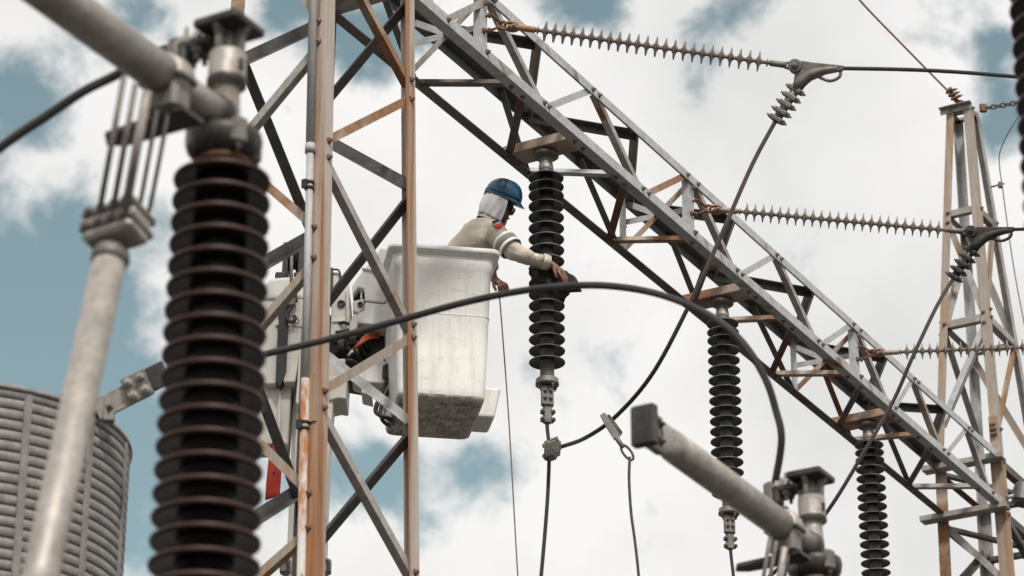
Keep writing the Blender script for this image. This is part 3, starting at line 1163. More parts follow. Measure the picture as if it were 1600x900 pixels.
# jumpers
tee = UY(858, 704, E1.y)
jp0 = [j0 - (j0 - U(1150, 330, zz[0] - .6)).normalized() * .0, U(1175, 258, zz[0] - .55), U(1128, 365, zz[0] - .9), U(1080, 470, zz[0] - 1.1), U(1022, 580, zz[0] - 1.1),
       U(965, 648, zz[0] - .9), U(915, 684, zz[0] - .6), tee + Vector((.06, 0, .02))]
cable('jumper_cable', jp0, .0135, 'conductor_brown', 'dark jumper cable curving from the upper clamp down to the connector below the first insulator', 'cable')
cable('dropper_cable', [E1 + Z * .02, UY(855, 668, E1.y), tee, UY(856, 770, E1.y), UY(850, 850, E1.y), UY(840, 960, E1.y), UY(828, 1100, E1.y)], .0125, 'conductor_brown',
      'dark cable hanging straight down from the first insulator past the connector', 'cable', ext=[UY(800, 1900, E1.y)])
jp1 = [j1, U(1463, 480, zz[1] - .6), U(1425, 560, zz[1] - .9), U(1395, 628, zz[1] - 1.0), U(1345, 715, zz[1] - 1.2), U(1292, 800, zz[1] - 1.3), U(1225, 880, zz[1] - 1.2), U(1160, 935, zz[1] - .9)]
cable('jumper_cable', jp1, .0135, 'conductor_brown', 'dark jumper cable falling from the black clamp at the tower across the third insulator', 'cable')
cable('dropper_cable', [E2 + Z * .02, UY(1143, 875, E2.y), UY(1147, 920, E2.y), UY(1150, 1050, E2.y)], .0125, 'conductor_brown',
      'short dark cable under the second insulator behind the grey tube', 'cable', ext=[UY(1180, 1900, E2.y)])

# tee connector
o = thing('tee_connector', 'bolted metal connector joining the jumper to the hanging cable', 'connector', tee)
jd = (jp0[-2] - tee).normalized()
dd = Z
sd_ = jd.cross(dd).normalized()
MB().tube([tee - Z * .06, tee + Z * .06], .034, 12).build('run_sleeve', 'casting', o)
MB().tube([tee, tee + jd * .17], [.028, .031], 12).build('branch_sleeve', 'casting', o)
for k in range(3):
    c = tee + jd * (.05 + .05 * k)
    w = sd_.cross(jd).normalized()
    MB().box(c, w, sd_, jd, .050, .030, .015, ch=.006).build('saddle', 'casting', o)
    for sg in (-1, 1):
        bolt(o, c + w * sg * .0495, w * sg, .015, .015, .012, 'casting')
for k in (-.036, .036):
    MB().box(tee + Z * k - jd * .01, jd, sd_, Z, .052, .030, .016, ch=.006).build('saddle', 'casting', o)
    bolt(o, tee + Z * k - jd * .0615, -jd, .015, .015, .012, 'casting')

# grounding clamp hooked over the jumper, with its lead
GY = U(952, 660, zz[0] - .87).y
hk = U(952, 660, zz[0] - .87)
ghead = thing('grounding_clamp', 'small grey grounding clamp hooked over the jumper cable', 'clamp', hk)
ga, gb, gc = U(940, 647, zz[0] - .93), U(962, 682, zz[0] - .93), U(972, 697, zz[0] - .93)
gax = (gb - ga).normalized()
gs = gax.cross(Vector((0, 1, 0))).normalized()
MB().prism([ga - gs * .010, ga + gs * .022, ga + gax * .09 + gs * .030, ga + gax * .17 + gs * .030, ga + gax * .17 - gs * .016, ga + gax * .08 - gs * .016], Vector((0, .022, 0))).build('jaw', 'tube_alu', ghead)
MB().prism([ga + gs * .03 + gax * .02, ga + gs * .042 + gax * .03, ga + gax * .16 + gs * .052, ga + gax * .17 + gs * .036], Vector((0, .022, 0))).build('hook', 'casting', ghead)
MB().tube([gb, gc, gc + (gc - gb) * .2], [.017, .015, .012], 10).build('screw', 'casting', ghead)
lp = []
lc = U(980, 707, zz[0] - .93)
ldn = (U(985, 714, zz[0] - .93) - gc).normalized()
lw = ldn.cross(Vector((0, 1, 0))).normalized()
for k in range(21):
    a = 2 * math.pi * k / 20
    lp.append(lc + ldn * math.cos(a) * .055 + lw * math.sin(a) * .024)
MB().tube(lp, .008, 8).build('eye_ring', 'casting', ghead)
cable('grounding_lead', [UY(984, 714, GY - .03), UY(983, 750, GY - .03), UY(986, 800, GY - .03), UY(992, 845, GY - .03), UY(998, 900, GY - .03), UY(1006, 1000, GY - .03)], .009, 'wire_brown',
      'thin brown lead hanging from the grounding clamp', 'cable', twist=(1, 60))

# shield wire, chain and earth lead at the tower peak
pk = T2.P('L', 13.5 + CAMZ) * .35 + T2.P('N', 13.5 + CAMZ) * .65
zk = zc(pk)
o = thing('shield_wire', 'rusty steel wire running from the top edge down to the right tower peak', 'wire', pk)
wp = [U(1296, -60, zk - 2.0) + (U(1296, -60, zk - 2.0) - U(1343, 0, zk - 1.4)) * 30] + smooth_path([U(1296, -60, zk - 2.0), U(1343, 0, zk - 1.4), U(1420, 80, zk - .7), U(1484, 145, zk - .05)], 8)
MB().tube(wp, .0095, 8).build('strand', 'wire_rust', o)
MB().tube(smooth_path([U(1484, 138, zk - .05), U(1489, 150, zk), U(1495, 158, zk), U(1505, 160, zk)], 5), .022, 8).build('grip', 'rust_deep', o)
for k in range(3):
    c = U(1484 + 4 * k, 143 + 5 * k, zk - .03)
    MB().box(c, (1, 0, .4), (0, 1, 0), (-.4, 0, 1), .040, .018, .012, ch=.004).build('wire_clip', 'rust_deep', o)
    bolt(o, c + Vector((.04, -.005, .016)), (1, 0, .4), .013, .02, .02, 'rust_deep')
pr = (T2.P('N', 13.5 + CAMZ) + T2.P('R', 13.5 + CAMZ)) / 2 + n * .03
ch_o = thing('chain', 'dark steel chain stretched from the right tower peak to the right edge', 'chain', pr)
q0, q1 = U(1541, 169, zc(pr)), U(1640, 152, zc(pr) - .5)
nl = 13
for k in range(nl):
    c = q0.lerp(q1, (k + .5) / nl)
    d = (q1 - q0).normalized()
    up = Z if k % 2 else d.cross(Z).normalized()
    L = (q1 - q0).length / nl * .5
    pts = [c + d * (math.cos(2 * math.pi * a / 16) * L * 1.25) + up * (math.sin(2 * math.pi * a / 16) * .022) for a in range(17)]
    MB().tube(pts, .0085, 6).build('link', 'galv_brown', ch_o)
MB().box(q0 + Vector((-.03, 0, 0)), (1, 0, 0), (0, 1, 0), Z, .035, .02, .045, ch=.008).build('shackle', 'rust_deep', ch_o)
zr = zc(T2.P('R', T2.hy('R', 290))) - .1
o = thing('earth_lead', 'thin sagging earth wire held off the right tower peak by a short bracket', 'wire', U(1563, 290, zr))
MB().tube(smooth_path([U(1604, 165, zr - .2), U(1580, 200, zr - .1), U(1563, 235, zr), U(1562, 262, zr), U(1566, 290, zr), U(1574, 350, zr), U(1586, 430, zr), U(1603, 520, zr), U(1640, 720, zr)], 8), .0055, 6).build('strand', 'wire_grey', o)
MB().tube([T2.P('R', T2.hy('R', 292)) - n * .02, U(1569, 287, zr)], .009, 6).build('bracket', 'galv_brown', o)
MB().box(U(1563, 289, zr), (1, 0, 0), (0, 1, 0), Z, .02, .02, .03, ch=.005).build('wire_clip', 'galv_brown', o)
# flood lamp on the right tower
pl0 = T2.P('N', T2.hy('N', 775)) + u * .05
fz = zc(pl0) + .1
o = thing('flood_lamp', 'grey flood lamp on an arm at the right tower, cut by the right edge', 'lamp', pl0)
MB().tube([pl0, U(1594, 772, fz)], .02, 8).build('arm', 'galv_warm', o)
fc = U(1604, 774, fz)
MB().box(fc, (1, 0, -.2), (0, 1, 0), (.2, 0, 1), .12, .10, .10, ch=.03).build('housing', 'galv_dark', o)
MB().box(fc + Vector((.02, -.104, 0)), (1, 0, -.2), (0, 1, 0), (.2, 0, 1), .085, .004, .075).build('glass', 'lens_glass', o)

# ------------------------------------------------------------------ near left and near right: switch poles
ZL = 8.5
OL = U(350, 232, ZL)                      # axis of the left post insulator at the cap
OR_ = U(1279, 893, ZL * 1.394)
STEP = u * ((OR_ - OL).dot(u))


def fg_shed(name, r, rc, mat):
    prof = [(rc, .004), (rc + .008, -.002), (r * .72, -.004), (r * .90, -.009), (r * .96, -.0105), (r * .99, -.007), (r, -.001), (r * .99, .005), (r * .94, .009), (r * .72, .017), (rc + .010, .028), (rc, .036)]
    return MB().lathe(prof, seg=44, cap=False, mis=[0, 0, 0, 0, 0, 1, 1, 1, 0, 0, 0]).mesh(name, [mat, 'porcelain_lit_rim'])


def porcelain_post(o, base_top, n_shed, r0, r1, rc, pitch, mat='porcelain'):
    """tapered ribbed porcelain post with flange and pedestal, as parts of o"""
    c = lambda d: base_top - Z * d
    L = n_shed * pitch + .06
    core = MB().lathe([(rc * 1.12, -L), (rc, -.02), (rc, 0)], base_top, Z, 32).build('insulator_core', mat, o)
    for k in range(n_shed):
        r = r0 + (r1 - r0) * k / (n_shed - 1)
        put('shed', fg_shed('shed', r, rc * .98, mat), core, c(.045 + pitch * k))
    MB().lathe([(rc * 1.5, -L - .10), (rc * 1.5, -L - .02), (rc * 1.2, -L)], base_top, Z, 28).build('base_flange', 'casting_dark', o)
    zb = base_top.z - L - .10
    MB().box(Vector((base_top.x, base_top.y, zb / 2)), u, n, Z, .10, .10, zb / 2 - .001, ch=.02).build('pedestal', 'galv_warm', o)


def fg_pole(off, label):
    D = Vector(off)
    X = lambda px, py, z: U(px, py, z) + D
    top = X(348, 262, ZL)
    o = thing('disconnect_switch', label, 'switch', Vector((top.x, top.y, 0)), 'high voltage switches near the viewer')
    porcelain_post(o, top, 21, .142, .158, .072, .0695)
    c = lambda d: top + Z * d
    # bell-shaped cap with four lugs
    cap = MB().lathe([(.072, .018), (.090, .028), (.108, .050), (.114, .082), (.110, .104), (.088, .112), (.070, .114), (.050, .122)], top, Z, 32).build('cap', 'casting_dark', o)
    MB().lathe([(.070, -.004), (.080, .004), (.082, .016), (.078, .020)], top, Z, 32).build('cap_collar', 'rust_deep', cap)
    for k in range(4):
        th = math.pi / 4 + k * math.pi / 2 - .25
        d = Vector((math.cos(th), math.sin(th), 0))
        w = d.cross(Z)
        MB().box(c(.078) + d * .090, d, w, Z, .026, .026, .044, ch=.010).build('lug', 'casting', cap)
        bolt(cap, c(.0335) + d * .098, -Z, .014, .014, .01, 'casting_dark')
    shaft = MB().lathe([(.062, .118), (.056, .135), (.050, .15), (.045, .17), (.041, .235), (.040, .30)], top, Z, 28).build('shaft', 'tube_alu', o)
    MB().lathe([(.050, .268), (.058, .272), (.058, .292), (.056, .296), (.056, .372), (.052, .378)], top, Z, 28).build('collar', 'tube_alu', shaft)
    MB().lathe([(.0585, .2700), (.0600, .272), (.0600, .289), (.0585, .291)], top, Z, 28, cap=False).build('collar_band', 'casting_dark', shaft)
    MB().box(c(.325) + Vector((.75, -.66, 0)).normalized() * .056, Vector((.66, .75, 0)), Vector((.75, -.66, 0)), Z, .008, .006, .016).build('set_screw', 'casting_dark', shaft)
    # hood on four ribs
    hood = MB().box(c(.466), u, n, Z, .080, .078, .015, ch=.006).build('hood', 'casting_dark', o)
    for k in range(4):
        th = PHI * -1 + k * math.pi / 2
        d = Vector((math.cos(th), math.sin(th), 0))
        w = d.cross(Z)
        pts = [c(.375) + d * .030, c(.375) + d * .053, c(.42) + d * .056, c(.451) + d * .074, c(.451) + d * .036]
        MB().prism([p - w * .010 for p in pts], w * .020).build('rib', 'casting', hood)
    MB().lathe([(.022, .37), (.022, .452)], top, Z, 14).build('pin', 'tube_alu', hood)
    # terminal pad with bolts, to the left of the hood
    t0 = c(.430) - n * .095
    pad = MB().box(t0 - n * .005, n, u, Z, .062, .042, .011, ch=.004).build('terminal_pad', 'casting_dark', o)
    for dn, du in ((-.045, -.022), (-.045, .022), (-.005, -.022), (-.005, .022)):
        bolt(pad, t0 + n * dn + u * du + Z * .012, Z, .017, .024, .034, 'tube_alu')
        bolt(pad, t0 + n * dn + u * du - Z * .012, -Z, .017, .018, .022, 'casting')
    MB().box(t0 - n * .080 - Z * .010, n, u, Z, .024, .046, .052, ch=.012).build('cable_lug', 'casting', pad)
    MB().box(t0 - n * .045 - Z * .036 - u * .02, n, u, Z, .014, .03, .030, ch=.008).build('cable_lug', 'casting_dark', pad)
    # horizontal tube along u and its fittings
    a = top + Z * .155
    pe = a - u * 1.28
    arm = MB().tube([a - u * .33, a - u * .8, pe], .0600, 28).build('arm_tube', 'tube_alu', o)
    MB().tube([a - u * .035, a - u * .34], .0495, 28).build('inner_tube', 'tube_alu', arm)
    MB().lathe([(.050, .0), (.058, .008), (.060, .05), (.052, .062)], a - u * .075, u, 28).build('sleeve', 'casting_dark', arm)
    mb = MB()
    rings = []
    for k in range(7):
        f = k / 6
        d = pe - u * (.13 * f)
        hz_, hn = .060 + .014 * f, .060 - .040 * f
        rings.append([d + Z * (hz_ * math.sin(2 * math.pi * i / 20)) + n * (hn * math.cos(2 * math.pi * i / 20)) for i in range(20)])
    mb.add([p for r_ in rings for p in r_], [(k * 20 + i, k * 20 + (i + 1) % 20, k * 20 + 20 + (i + 1) % 20, k * 20 + 20 + i) for k in range(6) for i in range(20)], 0, True)
    mb.build('taper', 'tube_alu', arm)
    cpad = MB().box(pe - u * .175, u, n, Z, .055, .017, .074, ch=.006).build('contact_pad', 'casting', arm)
    MB().box(pe - u * .245, u, n, Z, .020, .050, .080, ch=.007).build('contact_block', 'casting_dark', arm)
    for du in (-.15, -.19):
        for dz in (-.035, .035):
            bolt(arm, pe + u * du + n * .0172 + Z * dz, n, .013, .012, .01, 'casting_dark')
    # saddle clamp where the two tubes meet
    s = a - u * .285
    MB().lathe([(.052, -.040), (.070, -.034), (.073, 0), (.070, .034), (.052, .040)], s, u, 28).build('clamp_band', 'tube_alu', arm)
    MB().box(s - Z * .058, n, u, Z, .058, .042, .060, ch=.014).build('clamp_body', 'casting', arm)
    MB().box(s - Z * .015, n, u, Z, .0745, .044, .010, ch=.004).build('clamp_flange', 'casting_dark', arm)
    MB().lathe([(.020, 0), (.020, .016), (.014, .022)], s + Z * .068, Z, 14).build('clamp_boss', 'casting_dark', arm)
    # dark wedge-shaped plate under the clamp
    q = s - Z * .128 + u * .03
    pts = [q + n * .075 - u * .06, q + n * .075 + u * .05, q - n * .20 + u * .05, q - n * .245 + u * .02, q - n * .215 - u * .03]
    MB().prism(pts, Z * .015).build('clamp_plate', 'casting_dark', arm)
    # finger rods from the clamp to the block on the leaning blade
    for (x0, y0, x1, y1, wd, mt, z0) in ((194, 118, 156, 326, .0085, 'casting', 8.03), (212, 130, 177, 324, .0085, 'casting', 8.07), (230, 142, 197, 322, .0135, 'tube_alu', 8.06),
                                         (246, 172, 217, 330, .0065, 'casting_dark', 8.22), (264, 172, 233, 332, .0065, 'casting_dark', 8.26)):
        MB().tube([X(x0, y0, z0), X(x1, y1, z0 - .02)], wd, 8).build('finger', mt, arm)
    # leaning blade with its bolted block
    t_, b_ = X(174, 395, 8.08), X(62, 905, 7.35)
    ax = (t_ - b_).normalized()
    sx = (n - ax * n.dot(ax)).normalized()
    sy = ax.cross(sx)
    sy = sy if sy.y < 0 else -sy
    low = b_ - ax * 1.0
    bl = MB().tube([t_ - ax * .005, b_, low], .0470, 28).build('blade_tube', 'tube_alu', o)
    cc = X(183, 356, 8.12)
    MB().box(cc, sx, sy, ax, .082, .050, .056, ch=.010).build('clamp_block', 'tube_alu', bl)
    for s_ in (.034, -.016):
        MB().box(cc + ax * s_, sx, sy, ax, .088, .060, .013, ch=.005).build('clamp_bar', 'casting', bl)
        for k in (-.062, -.022, .022, .062):
            bolt(bl, cc + sx * k + ax * s_ + sy * .060, sy, .013, .010, .004, 'casting')
    MB().lathe([(.050, -.045), (.055, -.02), (.050, .0)], t_, ax, 24).build('socket', 'casting', bl)
    MB().box(low - ax * .04, sx, sy, ax, .09, .09, .06, ch=.02).build('hinge', 'casting_dark', bl)
    pz = low.z - .12
    MB().box(Vector((low.x, low.y, pz / 2)), u, n, Z, .09, .09, pz / 2 - .001, ch=.02).build('pedestal', 'galv_warm', o)
    return o, t0 - n * .080


hd_l, term_l = fg_pole((0, 0, 0), 'blurred brown ribbed insulator with switch head, pale tube and leaning blade at the left')
hd_r, term_r = fg_pole(STEP, 'blurred switch head with pale tube ending in a dark block at the lower right')

# post insulator cut by the right edge
ze = 9.5
tp = U(1634, -150, ze)
edge_post = thing('post_insulator', 'dark ribbed insulator cut off by the upper right edge', 'insulator', Vector((tp.x, tp.y, 0)))
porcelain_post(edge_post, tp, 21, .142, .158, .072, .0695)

# ------------------------------------------------------------------ line trap (banded coil) at the lower left
ZT = 13.2
TR = 262 / FPX * ZT
tc0 = U(-60, 697, ZT)
trap = thing('line_trap', 'big grey cylindrical coil with many horizontal bands at the lower left', 'coil', Vector((tc0.x, tc0.y, 0)))
pitch = 15.6 / FPX * ZT / .93
NB = 34
h2 = pitch * .435
bm = MB()
prof = [(TR - .05, -h2), (TR - .004, -h2), (TR, -h2 * .86), (TR + .0015, 0), (TR, h2 * .86), (TR - .004, h2), (TR - .05, h2)]
bm.lathe(prof, seg=96, cap=False)
ring_me = bm.mesh('winding_band', 'trap_alu')
for k in range(NB):
    put('winding_band', ring_me, trap, tc0 - Z * (pitch * (k + .5)))
MB().lathe([(TR - .045, -pitch * NB), (TR - .045, -.005)], tc0, Z, 64, cap=False).build('inner_cylinder', 'black_part', trap)
bm = MB()
bm.lathe([(TR - .06, -.012), (TR + .008, -.012), (TR + .010, .0), (TR + .006, .012), (TR - .06, .012)], tc0, Z, 96, cap=False)
bm.build('top_rim', 'trap_alu', trap)
for k in range(14):
    th = -R(22.5) + k * 2 * math.pi / 14 + R(3)
    d = Vector((math.sin(th), -math.cos(th), 0))
    w = d.cross(Z)
    cc = tc0 + d * (TR + .004) - Z * (pitch * NB / 2 + .02)
    MB().box(cc, w, d, Z, .018, .005, pitch * NB / 2, ch=.002).build('spacer_strip', 'trap_alu', trap)
# crossed arms on top and legs to the ground
for k in range(4):
    th = R(52) + k * math.pi / 2
    d = Vector((math.sin(th), -math.cos(th), 0))
    MB().box(tc0 + d * (TR * .5 + .02) + Z * .05, d.cross(Z), d, Z, .012, TR * .5 - .02, .036, ch=.003).build('spider_arm', 'trap_alu', trap)
zb = tc0.z - pitch * NB
for k in range(3):
    th = R(30) + k * 2 * math.pi / 3
    d = Vector((math.sin(th), -math.cos(th), 0))
    q = tc0 + d * TR * .7
    MB().box(Vector((q.x, q.y, zb / 2)), u, n, Z, .09, .09, zb / 2 - .001, ch=.02).build('support_leg', 'galv_warm', trap)
# terminal bracket at the rim
zq = ZT - .35
tb = thing('terminal_bracket', 'bolted flat metal terminal rising from the rim of the banded coil', 'terminal', U(172, 656, zq))
fv = Vector((.15, -.989, 0))
sv = Vector((.989, .15, 0))
d1 = (U(245, 590, zq) - U(160, 632, zq)).normalized()
d2 = fv.cross(d1).normalized()
d2 = d2 if d2.z > 0 else -d2
f3 = d1.cross(d2).normalized()
f3 = f3 if f3.y < 0 else -f3
MB().box(U(190, 622, zq), d1, d2, f3, .125, .050, .008, ch=.003).build('plate', 'tube_alu', tb)
MB().box(U(171, 640, zq) , sv, Z, fv, .026, .060, .022, ch=.005).build('foot', 'trap_alu', tb)
MB().box(U(216, 606, zq) + f3 * .017, d1, d2, f3, .058, .062, .009, ch=.003).build('clamp_plate', 'casting', tb)
MB().box(U(236, 590, zq) - f3 * .022, d1, d2, f3, .07, .055, .012, ch=.003).build('clamp_plate', 'casting_dark', tb)
for a in (-.03, .03):
    for b_ in (-.032, .032):
        bolt(tb, U(216, 606, zq) + d1 * a + d2 * b_ + f3 * .026, f3, .019, .016, .012, 'tube_alu')
bolt(tb, U(171, 638, zq) + fv * .022, fv, .014, .012)

# ------------------------------------------------------------------ thick flexible cables
zR = zc(term_r)
cr_pts = [term_r - Z * .02, U(1221, 690, zR - .02), U(1212, 640, zR), U(1196, 592, zR + .02), U(1165, 541, zR + .05), U(1125, 503, zR + .1), U(1070, 474, zR + .2), U(1010, 455, zR + .3), U(940, 446, zR + .4), U(870, 448, zR + .5),
          U(800, 457, zR + .6), U(720, 474, zR + .7), U(640, 496, zR + .8), U(530, 526, zR + .85), U(412, 554, zR + .9), U(320, 578, zR + .95), U(240, 596, zq + .05)]
cable('flexible_cable', cr_pts, .0155, 'conductor', 'thick black cable arching in front of the bucket to the lower right switch', 'cable', seg=14, twist=(1, 26))
zLt = zc(term_l)
cable('flexible_cable', [term_l - Z * .01, U(255, 78, zLt + .12), U(180, 118, zLt + .2), U(130, 143, zLt + .2), U(70, 183, zLt + .2), U(0, 231, zLt + .2), U(-120, 330, zLt + .2)], .0155, 'conductor',
      'thick black cable coming in from the left edge behind the pale tube', 'cable', seg=14, twist=(1, 26))

# ------------------------------------------------------------------ bucket
ZB = 19.35
ba = R(9.5)
rn = Vector((math.cos(ba), math.sin(ba), 0))
fd = Vector((-math.sin(ba), math.cos(ba), 0))       # towards the back
ICY = B(INS[0], -BW / 2, 0).y
bnr = UY(757, 618, ICY - .36)                          # lower front right corner
bbase = bnr - rn * .275 + fd * .34
bbase.z = bnr.z
bucket = thing('aerial_bucket', 'white fibreglass work bucket scuffed along its bottom, with the worker in it', 'bucket', bbase)


def rr_ring(c, hx, hy, r, z, seg=5):
    pts = []
    for (sx, sy, a0) in ((1, 1, 0), (-1, 1, 90), (-1, -1, 180), (1, -1, 270)):
        for k in range(seg + 1):
            a = R(a0 + 90 * k / seg)
            pts.append(c + rn * (sx * (hx - r) + r * math.cos(a)) + fd * (sy * (hy - r) + r * math.sin(a)) + Z * z)
    return pts


def ring_loft(rings, mats_idx=None, cap0=True, cap1=False):
    mb = MB()
    k0 = len(rings[0])
    vs = [p for r_ in rings for p in r_]
    for k in range(len(rings) - 1):
        pass
    o = mb.add(vs, [], 0)
    for k in range(len(rings) - 1):
        for i in range(k0):
            j = (i + 1) % k0
            mb.f.append([k * k0 + i, k * k0 + j, (k + 1) * k0 + j, (k + 1) * k0 + i])
            mb.m.append(mats_idx[k] if mats_idx else 0)
            mb.smooth.append(True)
    if cap0:
        mb.f.append(list(range(k0))[::-1]); mb.m.append(mats_idx[0] if mats_idx else 0); mb.smooth.append(False)
    if cap1:
        e = (len(rings) - 1) * k0
        mb.f.append([e + i for i in range(k0)]); mb.m.append(mats_idx[-1] if mats_idx else 0); mb.smooth.append(False)
    return mb


BH = 1.0
rs = [rr_ring(bbase, .255, .320, .05, -.045), rr_ring(bbase, .274, .339, .055, -.036), rr_ring(bbase, .282, .347, .055, -.012), rr_ring(bbase, .284, .349, .055, .03),
      rr_ring(bbase, .295, .358, .05, .30), rr_ring(bbase, .316, .373, .05, .855), rr_ring(bbase, .325, .382, .05, .866), rr_ring(bbase, .328, .385, .05, .93), rr_ring(bbase, .330, .387, .05, .955),
      rr_ring(bbase, .330, .386, .05, BH - .03)]
inner = [rr_ring(bbase, .318, .374, .07, BH - .03), rr_ring(bbase, .27, .335, .07, .03), rr_ring(bbase, .26, .325, .07, .02)]
mb = ring_loft(rs, [1, 1, 0, 0, 0, 0, 0, 0, 0])
mb.build('tub', ['fibreglass', 'fibreglass_scuffed'], bucket)
ring_loft(inner, None, False, True).build('liner', 'fibreglass', bucket)
rim = [rr_ring(bbase, .326, .382, .05, BH - .060), rr_ring(bbase, .342, .398, .055, BH - .040), rr_ring(bbase, .364, .420, .06, BH - .030), rr_ring(bbase, .368, .424, .06, BH - .024), rr_ring(bbase, .368, .424, .06, BH - .002),
       rr_ring(bbase, .363, .419, .06, BH + .005), rr_ring(bbase, .322, .378, .05, BH + .004), rr_ring(bbase, .318, .374, .05, BH - .004), rr_ring(bbase, .316, .372, .05, BH - .05)]
ring_loft(rim, None, False, False).build('rim', 'fibreglass', bucket)
# raised band line round the tub
ring_loft([rr_ring(bbase, .3020, .3620, .05, .537), rr_ring(bbase, .3078, .3672, .05, .541), rr_ring(bbase, .3080, .3674, .05, .543), rr_ring(bbase, .3030, .3630, .05, .547)], None, False, False).build('moulded_band', 'fibreglass', bucket)
# bottom skid bars with scuffs
for k in (-.17, 0, .17):
    MB().box(bbase + rn * k - Z * .049, rn, fd, Z, .035, .26, .006, ch=.004).build('skid_bar', 'fibreglass_scuffed', bucket)
# step on the right side
sp = bbase + rn * .355 + fd * .16 + Z * .13
mb = MB()
lo = [sp + rn * (-.075) + fd * -.14 - Z * .13, sp + rn * .045 + fd * -.14 - Z * .13, sp + rn * .045 + fd * .14 - Z * .13, sp + rn * (-.075) + fd * .14 - Z * .13]
hi = [sp + rn * (-.065) + fd * -.16 + Z * .08, sp + rn * .085 + fd * -.16 + Z * .08, sp + rn * .085 + fd * .16 + Z * .08, sp + rn * (-.065) + fd * .16 + Z * .08]
mb.add(lo + hi, [(3, 2, 1, 0), (4, 5, 6, 7), (0, 1, 5, 4), (1, 2, 6, 5), (2, 3, 7, 6), (3, 0, 4, 7)])
stp = mb.build('step', 'fibreglass', bucket)
bv = stp.modifiers.new('bevel', 'BEVEL'); bv.width = .02; bv.segments = 3
# hose loop behind the tub
MB().tube(smooth_path([bbase - rn * .30 + fd * .1 + Z * .25, bbase - rn * .36 + fd * .0 + Z * .08, bbase - rn * .38 - fd * .0 - Z * .02, bbase - rn * .30 - fd * .02 - Z * .07, bbase - rn * .24 + fd * .2 - Z * .02], 6), .016, 8).build('hose', 'black_part', bucket)
MB().tube(smooth_path([bbase - rn * .28 + fd * .12 + Z * .20, bbase - rn * .34 + fd * .06 + Z * .05, bbase - rn * .33 + fd * .06 - Z * .05, bbase - rn * .24 + fd * .25 - Z * .02], 6), .013, 8).build('hose', 'black_part', bucket)

# ------------------------------------------------------------------ lift boom left of the bucket
YM = ICY + .12
lift = thing('lift_boom', 'cream boom of the lift truck rising behind the rusty tower, with mount and winch head', 'boom', Vector((UY(478, 900, YM).x, YM, 0)))
X = lambda px, py, dz=0.: UY(px, py, YM + dz)
YV = Vector((0, 1, 0))
XV = Vector((1, 0, 0))


def slab(pix, z0, z1, name, mat, bev=.02, seg=3):
    """outline given by picture positions at depth z0, extruded straight back to z1"""
    mb = MB()
    pts = [UY(x, y, YM + z0) for x, y in pix]
    if (pts[1] - pts[0]).cross(pts[2] - pts[0]).y > 0:
        pts = pts[::-1]
    mb.prism(pts, Vector((0, z1 - z0, 0)))
    ob = mb.build(name, mat, lift)
    if bev:
        b = ob.modifiers.new('bevel', 'BEVEL')
        b.width = bev
        b.segments = seg
        b.limit_method = 'ANGLE'
        b.angle_limit = R(25)
    return ob


# main boom: rectangular tube going down to a turret at ground level
pa, pb = X(492, 560, .12), X(479, 900, .12)
dn = (pb - pa).normalized()
low = pa + dn * ((pa.z - 1.3) / -dn.z)
MB().box((pa + low) / 2, XV, YV, (pa - low), .125, .125, (pa - low).length / 2, ch=.03).build('main_tube', 'boom_paint', lift)
slab([(500, 560), (540, 560), (533, 612), (521, 625), (508, 800), (500, 800)], -.18, .02, 'side_rib', 'boom_paint', .01)
slab([(512, 588), (543, 588), (541, 624), (530, 622), (514, 626)], -.20, .1, 'knuckle', 'boom_paint', .012)
MB().lathe([(.40, 0), (.40, .9), (.30, 1.0), (.30, 1.35)], Vector((low.x, low.y, 0)), Z, 28).build('turret', 'boom_paint', lift)
for px_ in (446, 509):
    MB().box(X(px_, 886, -.1), XV, YV, Z, .035, .04, .05, ch=.012).build('hose_clamp', 'casting', lift)
    MB().tube(smooth_path([X(px_ - 4, 872, -.14), X(px_ + 3, 878, -.14), X(px_ + 3, 892, -.14), X(px_ - 3, 905, -.14)], 5), .010, 8).build('hose', 'black_part', lift)
# winch jib: two cream panels with a black strap between, narrower section below
slab([(398, 463), (437, 463), (432, 600), (394, 600)], -.12, .25, 'jib_panel', 'boom_paint', .012)
slab([(449, 463), (474, 466), (468, 560), (461, 597), (442, 597), (447, 520)], -.13, .22, 'jib_panel', 'boom_paint', .010)
slab([(394, 588), (457, 588), (449, 694), (394, 694)], -.05, .20, 'jib_panel', 'boom_paint', .012)
slab([(436, 588), (440, 588), (437, 692), (432, 692)], -.065, -.04, 'jib_rib', 'boom_paint', .004)
slab([(468, 545), (474, 540), (467, 632), (462, 628)], -.14, .05, 'jib_edge', 'boom_paint', .004)
slab([(404, 455), (420, 433), (462, 430), (487, 440), (486, 468), (398, 468)], -.14, .27, 'jib_cap', 'fibreglass', .03)
slab([(433, 500), (474, 503), (474, 511), (430, 508)], -.137, -.11, 'jib_band', 'boom_paint', .004)
slab([(437, 474), (452, 474), (447, 580), (437, 604), (431, 594)], -.145, .1, 'strap', 'black_part', 0)
# pulley head
slab([(443, 378), (451, 378), (449, 448), (439, 448)], -.10, .10, 'sheave_plate', 'black_part', .006)
slab([(466, 384), (476, 382), (474, 448), (464, 448)], -.10, .10, 'sheave_plate', 'black_part', .006)
slab([(430, 424), (447, 424), (447, 447), (428, 447)], -.12, .10, 'winch_block', 'black_part', .012)
slab([(459, 424), (474, 426), (470, 446), (457, 446)], -.12, .10, 'winch_block', 'black_part', .012)
pc = X(459, 402)
MB().lathe([(.105, -.030), (.115, -.026), (.118, -.022), (.085, -.010), (.085, .010), (.118, .022), (.115, .026), (.105, .030)], pc, XV, 28).build('sheave', 'casting_dark', lift)
MB().tube([X(456, 385, -.12), X(455, 452, -.14)], .011, 8).build('winch_rope', 'wire_grey', lift)
